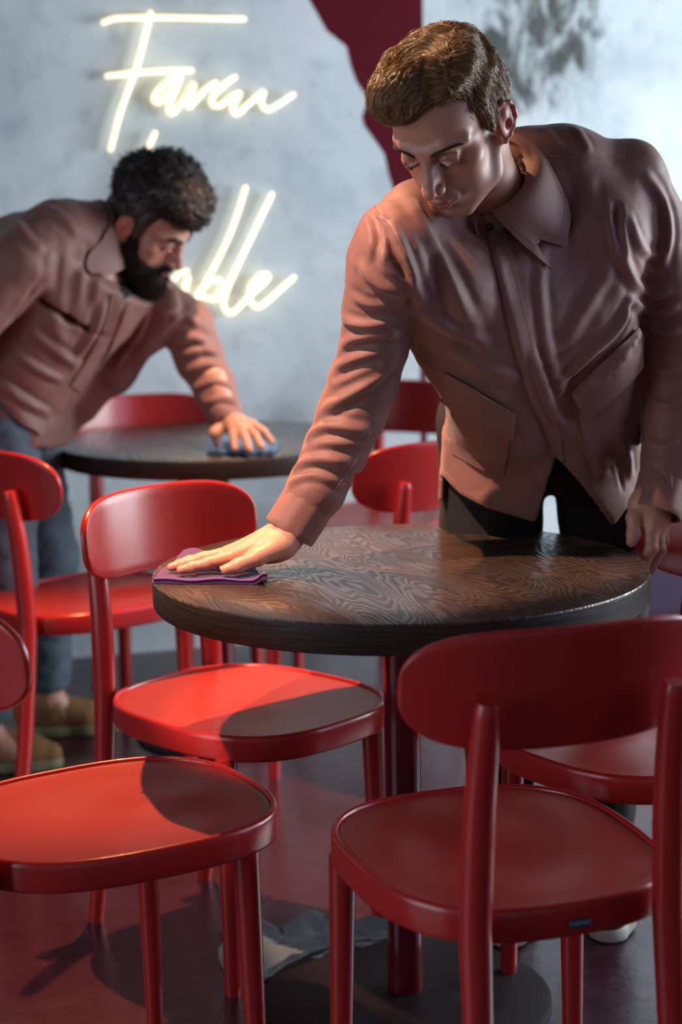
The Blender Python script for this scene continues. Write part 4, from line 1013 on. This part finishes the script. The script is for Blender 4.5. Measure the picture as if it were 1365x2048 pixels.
    hem = np.interp(px, [700, 886, 922, 975, 1069, 1074, 1113, 1153, 1190, 1221, 1227, 1273, 1300, 1400], [945, 953, 990, 1017, 1045, 1043, 912, 955, 1002, 1045, 1044, 992, 975, 965])
    X, Y, Z = np.meshgrid(*f.ax, indexing='ij', sparse=True)
    fr = (py - hem) * D / F_PX; bk = (.80 - Z) + 0 * X
    cut = np.where(Y < 3.12, fr, np.minimum(bk, .02) + 0 * fr)
    cut = np.where((X < .02) | (X > .56), -1, cut); cut = np.where((X > .50) & (Y < 3.02), -1, cut)
    cutf(f, cut); hol = np.where((Z < .90) & (np.abs(X - .365) < .19) & (Y > 2.98), -(F0 + .009), -1); cutf(f, hol); del px, py, fr, bk, cut, hol, F0
    axR = unit(rs[-1] - rs[-2]); axL = unit(ls[-1] - ls[-2])
    f.cone(cR + axR * .022, cR + axR * .08, .031, .036, k=.003, op='s'); f.cone(cL + axL * .022, cL + axL * .08, .0325, .038, k=.003, op='s')
    for c, ax in ((cR, axR), (cL, axL)):
        dd = (X - c[0]) * ax[0] + (Y - c[1]) * ax[1] + (Z - c[2]) * ax[2]; near = ((X - c[0]) ** 2 + (Y - c[1]) ** 2 + (Z - c[2]) ** 2) < .09 ** 2
        cutf(f, np.where(near, dd - .030, -1))
    V, Q = f.mesh(2)
    N0 = normals(V, Q)
    # broad drape of the cloth
    arm = np.clip((V[:, 2] - .80) / .05, 0, 1)
    V = V + N0 * ((.0022 * cnoise(V, 5.5, 11, 2) + .0009 * cnoise(V, 19, 5, 2)) * arm)[:, None]
    a = .0075
    fo = [([(684, 640), (735, 652), (795, 640)], .008, a), ([(674, 700), (712, 676), (770, 668), (800, 676)], .008, a), ([(668, 738), (715, 716), (800, 695)], .0085, a), ([(664, 776), (730, 742), (800, 706)], .008, a),
          ([(642, 822), (690, 795), (745, 760), (800, 716)], .010, .010), ([(612, 882), (655, 852), (742, 866)], .009, .008), ([(596, 912), (645, 886), (735, 888)], .008, .005), ([(578, 948), (625, 918), (705, 926)], .009, .007),
          ([(568, 972), (620, 950), (690, 968)], .007, .005), ([(700, 590), (745, 610), (815, 600)], .008, .005), ([(716, 520), (752, 566), (824, 596)], .009, .007), ([(745, 480), (782, 545), (828, 585)], .008, .006),
          ([(742, 418), (757, 470), (752, 530)], .007, -.007), ([(782, 440), (806, 500), (832, 575), (850, 620)], .009, .007), ([(765, 440), (790, 500), (822, 570)], .006, -.006), ([(812, 380), (850, 450), (895, 545), (935, 640)], .013, .007),
          ([(860, 470), (905, 580), (985, 720)], .012, .004), ([(840, 620), (900, 660), (985, 690)], .010, .005), ([(890, 690), (960, 735), (1045, 760)], .010, .004), ([(900, 745), (955, 780), (1040, 800)], .008, .003),
          ([(1264, 590), (1236, 655), (1175, 712), (1112, 770)], .009, .010), ([(1262, 640), (1225, 700), (1165, 745), (1120, 800)], .009, -.006), ([(1278, 655), (1240, 715), (1200, 745)], .008, .007),
          ([(1085, 470), (1082, 600), (1100, 720), (1135, 800)], .010, .004), ([(1055, 690), (1082, 760), (1110, 835), (1140, 850)], .008, .006), ([(1230, 520), (1180, 600), (1130, 690)], .014, .006),
          ([(1288, 345), (1326, 400), (1338, 470), (1322, 540)], .009, .008), ([(1232, 440), (1248, 520), (1290, 588), (1345, 580)], .010, .008), ([(1255, 585), (1300, 625), (1362, 612)], .009, .008),
          ([(1290, 645), (1325, 668), (1364, 660)], .008, .006), ([(1234, 400), (1236, 460), (1246, 520)], .007, -.009), ([(1255, 420), (1290, 500), (1340, 520)], .008, .004), ([(1298, 720), (1330, 745), (1364, 735)], .009, .005),
          ([(1296, 800), (1330, 812), (1364, 800)], .008, .004), ([(1292, 880), (1325, 895), (1360, 880)], .008, .004), ([(1325, 930), (1340, 960), (1345, 1000)], .005, .004), ([(1310, 935), (1315, 960), (1322, 990)], .004, -.003),
          ([(1150, 850), (1190, 905), (1212, 960)], .010, .004), ([(1230, 850), (1255, 905), (1262, 960)], .009, .006), ([(1215, 890), (1235, 925), (1246, 985)], .005, -.004), ([(900, 850), (935, 905), (1000, 960)], .012, .004),
          ([(1090, 255), (1110, 285), (1130, 300)], .008, .003), ([(1150, 252), (1168, 280), (1180, 305)], .008, .003), ([(1100, 330), (1120, 380), (1125, 450)], .012, .003), ([(1180, 340), (1175, 420), (1150, 480)], .012, .003)]
    V = folds(V, Q, fo)
    # the wearer's left front laps over the right one
    px_ = project(V); lapx = np.interp(px_[:, 1], [430, 442, 531, 620, 714, 803, 866, 911, 955, 1002, 1045], [966, 970, 990, 1011, 1035, 1064, 1093, 1113, 1153, 1190, 1221])
    Nn = normals(V, Q); onfront = (Nn[:, 1] < -.1) & (V[:, 2] < 1.335) & (V[:, 2] > .70) & (V[:, 0] > .14) & (V[:, 0] < .56)
    e = np.clip((px_[:, 0] - lapx) / 3.5, 0, 1) * np.clip((lapx + 100 - px_[:, 0]) / 90, 0, 1)
    V = V + Nn * (np.where(onfront, .0055 * e, 0))[:, None]
    V = relax(V, Q, .25)
    jk = fastmesh('overshirt', V, Q, M['jacket'], root); up(jk)
    tree = bvh(V, Q)
    C = lambda o: (setattr(o, 'matrix_parent_inverse', Matrix()), o)[1]
    # children of the jacket
    C(drape(tree, [(968, 444), (992, 535), (1012, 622), (1036, 716), (1066, 806), (1094, 868), (1116, 914)], [(1006, 446), (1032, 532), (1052, 620), (1076, 712), (1098, 790), (1116, 850), (1128, 925)], 9, 60, .0012, .0016, 'placket', M['jacket'], jk))
    C(drape(tree, [(1140, 785), (1205, 722), (1272, 657)], [(1169, 836), (1234, 776), (1298, 704)], 10, 26, lambda u, v: .0035 + .007 * u, .0030, 'pocket_flap', M['jacket'], jk))
    C(drape(tree, [(893, 742), (960, 783), (1031, 827)], [(890, 795), (955, 838), (1025, 876)], 10, 24, lambda u, v: .003 + .005 * u, .0028, 'pocket_flap', M['jacket'], jk))
    C(drape(tree, [(1150, 800), (1210, 745), (1280, 690)], [(1190, 960), (1240, 915), (1290, 880)], 12, 16, .0016, .0018, 'patch_pocket', M['jacket'], jk))
    C(drape(tree, [(905, 800), (960, 838), (1020, 872)], [(905, 905), (950, 930), (1008, 952)], 12, 16, .0016, .0018, 'patch_pocket', M['jacket'], jk))
    bq, _ = hit(tree, 979, 455); bq = bq if bq is not None else at(979, 455, 2.75)
    collar(N, nd, bq, .068, tree, jk, M['jacket'], (.076, .058), .058)
    th_ = M['thread']
    for s_ in ([(1072, 311), (1130, 316), (1190, 318), (1240, 314)], [(1246, 280), (1240, 318), (1222, 370), (1218, 400), (1228, 470)], [(1252, 280), (1247, 318), (1230, 370), (1225, 400)], [(738, 412), (752, 430), (776, 445)], [(744, 404), (758, 424), (780, 438)],
               [(776, 447), (806, 505), (826, 575)], [(1012, 452), (1034, 532), (1055, 620), (1078, 710)], [(1001, 452), (1024, 532), (1045, 620), (1068, 710)], [(1144, 780), (1206, 716), (1268, 652)], [(1176, 830), (1236, 770), (1294, 702)],
               [(895, 788), (956, 830), (1022, 868)], [(744, 868), (718, 920), (672, 985)], [(739, 865), (712, 918), (668, 980)], [(1284, 905), (1320, 915), (1362, 915)], [(1284, 910), (1320, 920), (1362, 920)], [(890, 940), (930, 982), (985, 1008), (1062, 1034)]):
        o = stitches(tree, s_, 'stitching', th_, jk, off=.0028)
        if o: C(o)
    def cuff(c, ax, r, name='cuff'):
        a = unit(np.cross(ax, [.1, 1, .2])); b = np.cross(ax, a); V = []; n = 64; prof = [(-.044, .9995), (-.046, 1.035), (-.030, 1.055), (0, 1.06), (.022, 1.055), (.031, 1.06), (.0335, 1.03), (.033, .965), (.028, .94), (0, .93), (-.04, .93)]
        for z, q in prof:
            for k in range(n):
                t = 2 * PI * k / n; rr = r * q * (1 + .012 * math.sin(5 * t + z * 90) + .01 * math.sin(11 * t)); V.append(c + ax * z + (math.cos(t) * a + math.sin(t) * b) * rr)
        m_ = len(prof); Fq = [(i * n + k, i * n + (k + 1) % n, ((i + 1) % m_) * n + (k + 1) % n, ((i + 1) % m_) * n + k) for i in range(m_) for k in range(n)]
        nn = np.cross(V[Fq[3 * n][1]] - V[Fq[3 * n][0]], V[Fq[3 * n][2]] - V[Fq[3 * n][0]])
        if nn @ (V[Fq[3 * n][0]] - c) < 0: Fq = [tuple(reversed(q)) for q in Fq]
        C(mesh(name, V, Fq, M['jacket'], jk, angle=60))
    cuff(cR, axR, .0415); cuff(cL, axL, .043)
    q, n = hit(tree, 979, 453)
    if q is not None:
        z = unit(n); mb = MB().lathe([(.0001, .0034), (.0035, .0034), (.0045, .0026), (.0058, .0040), (.0066, .0036), (.007, .001), (.0001, 0)], n=28)
        V_ = np.array(mb.V); a = unit(np.cross([0, 0, 1.], z)); b = np.cross(z, a); V_ = q + z * .003 + V_[:, :1] * a + V_[:, 1:2] * b + V_[:, 2:] * z
        C(mesh('button', V_, mb.F, M['button'], jk))
    # undershirt at the neck
    f = Field((.10, 2.70, 1.18), (.42, 3.02, 1.45), .004)
    f.chain([np.array(N) - nd * .06, np.array(N) + nd * .012], [.060, .0575], k=.01); f.cone(np.array(N) + nd * .004, np.array(N) + nd * .08, .050, .050, k=.002, op='s')
    V, Q = f.mesh(1); up(fastmesh('undershirt', V, Q, M['black'], root))
    # trousers
    f = Field((.10, 2.98, .03), (.68, 3.36, 1.02), .006)
    f.chain([(.275, 3.165, .93), (.272, 3.185, .74), (.285, 3.21, .50), (.295, 3.215, .10)], [.098, .090, .072, .060], k=.02)
    f.chain([(.460, 3.165, .93), (.486, 3.185, .74), (.490, 3.21, .50), (.485, 3.235, .10)], [.098, .084, .070, .060], k=.02)
    f.ell((.367, 3.150, .93), (.18, .13, .12), k=.03)
    for x, y in ((.295, 3.215), (.485, 3.235)): f.cone((x, y, .10), (x, y, -.02), .048, .05, k=.004, op='s')
    V, Q = f.mesh(2); V = V + normals(V, Q) * (.003 * cnoise(V * [1, 1, .6], 8, 21, 3))[:, None]
    up(fastmesh('trousers', V, Q, M['black'], root))
    for hl, tl in (((.302, 3.29), (.285, 3.015)), ((.487, 3.30), (.470, 3.03))):
        sh = empty('shoe', (0, 0, 0)); sh.parent = root; up(sh); shoe(sh, hl, tl, (M['shoe_black'], M['sole_white'], M['shoe_black']))
m = MT('black_shoe_leather'); v = m.coord(); m.set(Base_Color=(.012, .012, .012), Roughness=.45); m.bump(m.noise(v, 300, 3), .1, .0006); M['shoe_black'] = m.m
m = MT('off_white_rubber'); v = m.coord(); m.set(Base_Color=m.mix(m.noise(v, 30, 3), (.42, .42, .34), (.55, .55, .46)), Roughness=.6); M['sole_white'] = m.m
m = MT('tan_suede'); v = m.coord(); m.set(Base_Color=m.mix(m.noise(v, 30, 4), (.20, .085, .030), (.33, .16, .062)), Roughness=.85); m.bump(m.noise(v, 200, 3), .2, .001); M['tan'] = m.m
m = MT('gum_sole'); v = m.coord(); m.set(Base_Color=m.mix(m.noise(v, 30, 3), (.17, .16, .075), (.24, .22, .11)), Roughness=.6); M['gum'] = m.m
m = MT('rope_lace'); v = m.coord(); m.set(Base_Color=m.mix(m.noise(v, 90, 3), (.30, .22, .09), (.42, .32, .15)), Roughness=.8); M['lace'] = m.m
front_man()

# purple cloth under the hand
def towel(name, mat, label, corners, z, h, seed, folds_):
    V = []; n, m_ = 60, 44; c = [np.array(p, float) for p in corners]
    for i in range(n):
        for j in range(m_):
            u, v = i / (n - 1), j / (m_ - 1); p = (1 - u) * (1 - v) * c[0] + u * (1 - v) * c[1] + u * v * c[2] + (1 - u) * v * c[3]
            e = max(0, 1 - min(u, 1 - u, v, 1 - v) * 9)
            w = folds_(u, v)
            p = p + np.array([.0022 * math.sin(v * 11 + seed), .0022 * math.sin(u * 9 + seed * 2)]) * 1
            V.append((p[0], p[1], z + h + w + .0006 * math.sin(u * 60) * math.sin(v * 50) - e * h * .25))
    V2 = [(x, y, z + .0006 + max(0, zz - z - h - .002) * .75) for x, y, zz in V]; N = n * m_
    Q = [(i * m_ + j, (i + 1) * m_ + j, (i + 1) * m_ + j + 1, i * m_ + j + 1) for i in range(n - 1) for j in range(m_ - 1)]
    bd = [i * m_ for i in range(n)] + [(n - 1) * m_ + j for j in range(1, m_)] + [i * m_ + m_ - 1 for i in range(n - 2, -1, -1)] + [j for j in range(m_ - 2, 0, -1)]
    Qs = Q + [tuple(N + a for a in reversed(q)) for q in Q] + [(bd[(k + 1) % len(bd)], bd[k], bd[k] + N, bd[(k + 1) % len(bd)] + N) for k in range(len(bd))]
    o = mesh(name, V + V2, Qs, mat, angle=70); tag(o, label, 'cloth')
    # hemmed edge
    s = MB(); P = [np.array(V[k]) for k in bd[::2]]; P.append(P[0]); s.tube([p - [0, 0, .001] for p in P], .0016, 6, cap=False); hm = s.build('hem', M[mat.name + '_hem'], o)
    return o
def towelmat(name, c1, c2, ch):
    m = MT(name); v = m.coord(); m.set(Base_Color=m.mix(m.noise(v, 40, 4), c1, c2), Roughness=.95); m.b.inputs['Sheen Weight'].default_value = .25
    m.bump(m.noise(v, 900, 2), .5, .002); M[name] = m.m
    m = MT(name + '_hem'); m.set(Base_Color=ch, Roughness=.8); M[name + '_hem'] = m.m
towelmat('purple_microfibre', (.050, .010, .066), (.075, .017, .088), (.15, .045, .26)); towelmat('blue_microfibre', (.035, .10, .20), (.06, .15, .28), (.07, .18, .32))
towel('cleaning_cloth', M['purple_microfibre'], 'purple microfibre cloth pressed under the hand on the front table', [(-.298, 2.722), (-.118, 2.700), (-.160, 2.89), (-.266, 2.962)], .745, .0075, 1,
      lambda u, v: .003 * math.exp(-(v / .06) ** 2) + .010 * math.exp(-((u - .97) / .05) ** 2 - (v / .12) ** 2) + .0012 * math.sin(u * 14 + v * 5) + .003 * math.exp(-((v - 1) / .08) ** 2) * (1 + math.sin(u * 9)))
# ================================================================== man behind
def back_man():
    root = empty('person', (-.80, 4.25, 0)); tag(root, 'bearded man with dark curly hair in pink overshirt leaning over the far table', 'person', 'cafe workers in pink overshirts')
    def up(o): o.matrix_parent_inverse = Matrix.Translation(root.location).inverted(); return o
    R = Rot(math.radians(13), math.radians(-41), math.radians(-103)); T = np.array([-.430, 4.15, 1.302])
    toL = lambda p: R.T @ (np.array(p, float) - T)
    N = np.array([-.568, 4.160, 1.222])
    f = build_head(toL(N), .057, h=.0022); V, Q = f.mesh(1); tint = head_tint(V, stub=.3); Vw = V @ R.T + T; hd = (Vw, Q); ltree = bvh(V, Q)
    W0 = np.array([-.262, 4.240, .822])
    tipx = [onz(470, 904, .762), onz(499, 906, .762), onz(523, 900, .762), onz(543, 890, .762)]
    tip = [p + np.array([0, .006, .004]) for p in tipx]
    g = Field((-.42, 3.98, .72), (-.06, 4.38, .96), .0022)
    g.chain([(-.30, 4.25, .93), W0], [.031, .027], k=.02)
    for i in range(4):
        kn = W0 + (np.array(tip[i]) - W0) * .54 + np.array([0, 0, .020]); mid = W0 + (np.array(tip[i]) - W0) * .80 + np.array([0, 0, .018])
        g.chain([W0, kn], [.022, .0130], k=.012); finger(g, [kn, mid, np.array(tip[i]) + [0, 0, .004]], [.0118, .0102, .0085], k=.003)
    tb = onz(436, 890, .764); g.chain([W0 + [-.012, -.01, -.008], W0 + [-.035, -.03, -.025], tb], [.018, .014, .0095], k=.008)
    V1, Q1 = g.mesh(1); t1 = hand_tint(V1, tip, [])
    g = Field((-1.05, 3.75, -.02), (-.2, 4.6, 1.35), .010)
    g.chain([N, (-.60, 4.17, 1.12), (-.72, 4.22, .98), (-.80, 4.25, .88)], [.06, .085, .085, .085], k=.04)
    g.chain([(-.55, 4.15, 1.17), (-.455, 4.265, 1.10), (-.33, 4.28, .955), (-.27, 4.25, .86)], [.045, .040, .034, .027], k=.02)
    g.chain([(-.55, 4.12, 1.18), (-.72, 3.98, 1.18), (-.93, 3.98, .97), (-.98, 3.92, .75)], [.045, .042, .036, .027], k=.02)
    g.chain([(-.80, 4.25, .88), (-.80, 4.14, .80), (-.79, 4.13, .45), (-.87, 4.10, .10), (-.80, 4.10, .05)], [.09, .07, .055, .036, .03], k=.03)
    g.chain([(-.80, 4.25, .88), (-.79, 4.34, .80), (-.74, 4.36, .45), (-.765, 4.40, .10), (-.70, 4.41, .05)], [.09, .07, .055, .036, .03], k=.03)
    V3, Q3 = g.mesh(1)
    Vb, Qb = joinVQ(hd, (V1, Q1), (V3, Q3)); b = fastmesh('body', Vb, Qb, M['skin'], root); up(b); paint(b, np.concatenate([tint * .92, t1, np.tile(SKIN, (len(V3), 1))]))
    # curly hair: a mass with hundreds of little curls
    f = Field((-.13, -.16, -.10), (.13, .17, .20), .003)
    f.ell((0, -.018, .056), (.082, .100, .078), k=0)
    for c, r in (((0, .055, .105), (.062, .052, .045)), ((.02, .085, .088), (.045, .030, .030)), ((-.02, -.01, .125), (.065, .07, .04)), ((.045, .02, .10), (.04, .06, .04)), ((0, -.07, .07), (.07, .05, .06))): f.ell(c, r, k=.02)
    for s in (-1, 1): f.ell((s * .066, -.028, .03), (.019, .052, .050), k=.015); f.chain([(s * .071, .018, .04), (s * .075, .014, -.02)], [.011, .007], k=.01)
    f.ell((0, -.07, -.015), (.062, .036, .055), k=.02)
    V, Q = f.mesh(1); V = V + normals(V, Q) * (.005 * cnoise(V, 24, 8, 3) * np.clip((V[:, 2] - .03) / .04, 0, 1))[:, None]
    Vw = V @ R.T + T; hb = fastmesh('hair', Vw, Q, M['hair2'], root); up(hb)
    rng = np.random.RandomState(5); Nl = normals(V, Q); c = np.nonzero((V[:, 2] > .055) | ((V[:, 1] < -.02) & (V[:, 2] > .02)))[0]; S_ = []
    for i in rng.choice(c, 1500):
        p = V[i]; n = Nl[i]; a = unit(np.cross(n, rng.normal(size=3))); b_ = np.cross(n, a); rr = rng.uniform(.0025, .006); tt = np.linspace(0, rng.uniform(5, 10), 16); L = rng.uniform(.004, .016) * (1.6 if rng.rand() < .06 else 1)
        S_.append(p - n * .002 + n * (L * tt / tt[-1])[:, None] + a * (rr * np.cos(tt))[:, None] + b_ * (rr * np.sin(tt))[:, None])
    strands(np.array(S_) @ R.T + T, 'hair_curls', M['hair2'], hb, .0011, 4)
    # beard
    f = Field((-.11, -.04, -.19), (.11, .15, .02), .003)
    for s in (-1, 1):
        f.chain([(s * .071, .012, -.020), (s * .067, .018, -.055), (s * .056, .040, -.092), (s * .030, .078, -.118), (0, .092, -.124)], [.007, .012, .018, .022, .024], k=.02)
        f.chain([(s * .050, .055, -.075), (s * .025, .085, -.092)], [.016, .016], k=.02)
        f.chain([(0, .1055, -.0595), (s * .018, .099, -.063), (s * .031, .086, -.082)], [.0045, .0055, .008], k=.008)
    f.ell((0, .080, -.112), (.036, .030, .026), k=.02)
    f.chain([(-.022, .103, -.0745), (0, .116, -.0745), (.022, .103, -.0745)], [.006, .007, .006], k=.004, op='s')
    V, Q = f.mesh(1); V = V + normals(V, Q) * (.0018 * cnoise(V, 45, 9, 2))[:, None]
    bd = fastmesh('beard', V @ R.T + T, Q, M['beard'], root); up(bd)
    Nl = normals(V, Q); ii = rng.choice(len(V), 5000); D = np.array([0, .25, -1.]) + Nl[ii] * .8 + rng.normal(size=(5000, 3)) * .35; D /= np.linalg.norm(D, axis=1)[:, None]
    P = np.stack([V[ii] + D * (.0105 * t) - Nl[ii] * .001 for t in np.linspace(0, 1, 4)], 1); strands(P @ R.T + T, 'beard_strands', M['beard'], bd, .0004)
    for s in (-1, 1):
        S_ = []
        for i in range(260):
            t = rng.rand(); q = np.array([s * (.011 + .043 * t), .11 - .03 * t, .015 + .011 * math.sin(t * 2.6) + rng.uniform(-.0045, .0045) * (1 - .5 * t)]); q, n, _, _ = ltree.find_nearest(Vector(q)); q = np.array(q); n = np.array(n)
            d = unit(np.array([s * .9, 0, .35 - .6 * t]) + rng.normal(size=3) * .2); S_.append([q - n * .001 + d * .009 * k / 4 + n * .0014 * math.sin(k / 4 * PI) for k in range(5)])
        up(strands(np.array(S_) @ R.T + T, 'eyebrow', M['hair2'], root, .0006))
    # overshirt
    f = Field((-1.15, 3.74, .68), (-.16, 4.58, 1.46), .0055)
    l0 = (-.28, .30, -.05); l1 = (-.15, .36, 0)
    f.loft([((-.535, 4.145, 1.19), (-.27, -.30, .08), .180, .105, 0), ((-.60, 4.16, 1.12), (-.2, -.33, .05), .185, .125, 0), ((-.70, 4.20, 1.01), (-.1, -.36, 0), .178, .132, 0),
            ((-.775, 4.23, .90), (-.05, -.36, 0), .178, .135, 0), ((-.79, 4.24, .78), (-.05, -.36, 0), .185, .140, 0)], k=.03)
    f.chain([(-.70, 3.985, 1.215), (-.62, 4.06, 1.275), (-.565, 4.13, 1.275), (-.50, 4.20, 1.235), (-.455, 4.265, 1.13)], [.072, .072, .066, .062, .062], k=.03)
    f.chain([(-.72, 4.10, 1.22), (-.86, 4.16, 1.14), (-.90, 4.22, .98)], [.105, .115, .12], k=.05)
    ls = [(-.455, 4.268, 1.125), at(375, 650, 4.28), at(400, 720, 4.285), at(428, 770, 4.275), at(452, 830, 4.25)]
    f.chain(ls, [.066, .062, .058, .052, .043], k=.015)
    f.chain([(-.70, 3.985, 1.21), (-.80, 3.965, 1.11), (-.92, 3.97, .97), (-.965, 3.93, .86), (-.98, 3.91, .78)], [.072, .068, .060, .052, .042], k=.015)
    # far front panel hanging open
    f.chain([at(335, 600, 4.20), at(300, 670, 4.24), at(240, 745, 4.27), at(160, 815, 4.27), at(108, 862, 4.27)], [.030, .034, .036, .036, .034], k=.03, flat=(0, 1, 0), fs=1.9)
    hb_ = R @ np.array([0, -.030, -.075]) + T; nd = unit(hb_ - N); a1 = unit(np.cross(nd, [0, 0, 1.])); a2 = np.cross(nd, a1)
    f.chain([N + nd * .032 + (math.cos(q) * a1 + math.sin(q) * a2) * .060 for q in np.linspace(0, 2 * PI, 25)], [.011] * 25, k=.012)
    f.cone(N - nd * .03, N + nd * .12, .056, .064, k=.004, op='s')
    X, Y, Z = np.meshgrid(*f.ax, indexing='ij', sparse=True)
    px, py, D = proj_grid(f); hem = np.interp(px, [-400, -60, 60, 130, 145, 400], [900, 896, 898, 893, 893, 893]); cutf(f, np.where((X > -.90) & (px < 380), (py - hem) * D / F_PX, -1)); 
    for c, ax in ((ls[-1], unit(np.array(ls[-1]) - ls[-2])),):
        dd = (X - c[0]) * ax[0] + (Y - c[1]) * ax[1] + (Z - c[2]) * ax[2]; near = ((X - c[0]) ** 2 + (Y - c[1]) ** 2 + (Z - c[2]) ** 2) < .09 ** 2
        cutf(f, np.where(near, dd - .028, -1)); f.cone(c + ax * .005, c + ax * .08, .034, .038, k=.003, op='s')
    V, Q = f.mesh(2); V = V + normals(V, Q) * (.004 * cnoise(V, 5, 12, 2) + .0012 * cnoise(V, 16, 6, 2))[:, None]
    a = .0075
    fo = [([(340, 640), (370, 632), (400, 650)], .010, a), ([(345, 690), (385, 675), (420, 690)], .010, a), ([(360, 712), (400, 700), (440, 705)], .009, a), ([(372, 745), (415, 728), (458, 742)], .010, a),
          ([(385, 780), (425, 762), (466, 775)], .009, a), ([(400, 812), (440, 796), (478, 805)], .008, .007), ([(104, 500), (98, 560), (90, 600)], .014, .006), ([(140, 470), (120, 560), (112, 660), (150, 700)], .018, .007), ([(175, 480), (180, 560), (172, 620)], .012, -.005),
          ([(60, 660), (110, 700), (160, 735)], .012, .010), ([(80, 560), (40, 620), (10, 650)], .010, -.006), ([(20, 700), (80, 740), (130, 765)], .010, .008), ([(210, 600), (190, 660), (150, 720)], .012, .010),
          ([(252, 605), (236, 650), (205, 720), (165, 780), (140, 815)], .006, -.010), ([(300, 620), (270, 680), (225, 740)], .008, .007), ([(0, 760), (50, 800), (100, 830)], .010, .010), ([(0, 800), (40, 850), (60, 890)], .008, -.008),
          ([(75, 410), (120, 430), (160, 470)], .012, .006), ([(20, 430), (60, 480), (90, 500)], .012, .006)]
    V = folds(V, Q, fo); jk = fastmesh('overshirt', V, Q, M['jacket'], root); up(jk); tree = bvh(V, Q)
    C = lambda o: (setattr(o, 'matrix_parent_inverse', Matrix()), o)[1]
    collar(N, nd, at(242, 600, 4.10), .067, tree, jk, M['jacket'], (.090, .070), .062)
    C(drape(tree, [(245, 590), (232, 650), (200, 722), (160, 785)], [(222, 588), (208, 645), (178, 710), (140, 770)], 6, 30, .002, .002, 'placket', M['jacket'], jk))
    C(drape(tree, [(2, 750), (50, 790), (95, 832)], [(2, 800), (40, 838), (80, 872)], 8, 16, lambda u, v: .002 + .006 * u, .003, 'pocket_flap', M['jacket'], jk))
    up(drape(tree, [(236, 506), (238, 550), (244, 596)], [(284, 545), (284, 572), (250, 598)], 8, 14, .001, .002, 'undershirt', M['black'], root))
    # jeans
    f = Field((-1.02, 3.95, .05), (-.58, 4.60, 1.0), .0065)
    f.chain([(-.80, 4.15, .90), (-.80, 4.13, .72), (-.80, 4.12, .47), (-.86, 4.10, .16)], [.10, .092, .075, .064], k=.02)
    f.chain([(-.79, 4.33, .90), (-.78, 4.35, .72), (-.735, 4.36, .47), (-.765, 4.395, .155)], [.10, .092, .075, .064], k=.02)
    f.ell((-.795, 4.24, .90), (.11, .17, .09), k=.03)
    for c in ((-.86, 4.10, .16), (-.765, 4.395, .155)): f.cone(c, (c[0], c[1], .0), .052, .054, k=.004, op='s'); 
    V, Q = f.mesh(2); V = V + normals(V, Q) * (.005 * cnoise(V * [1, 1, 1.6], 9, 22, 3))[:, None]; up(fastmesh('jeans', V, Q, M['jeans'], root))
    for hl, tl in (((-.845, 4.40), (-.590, 4.425)), ((-.94, 4.11), (-.690, 4.13))):
        sh = empty('shoe', (0, 0, 0)); sh.parent = root; up(sh); shoe(sh, hl, tl, (M['tan'], M['gum'], M['lace']))
back_man()
a, b, c, d = onz(415, 908, .745), onz(545, 914, .745), onz(560, 890, .745), onz(425, 878, .745)
def bf(u, v): return .005 * max(0, math.sin(u * 15 + v * 4)) * (1 - v * .5) + .003 * max(0, math.sin(u * 31 + 2)) + .004 * math.exp(-(v / .1) ** 2)
towel('cleaning_cloth', M['blue_microfibre'], 'blue crumpled cloth under the hand on the far table', [a[:2] + [0, -.02], b[:2] + [0, -.0], c[:2], d[:2]], .745, .008, 2, bf)
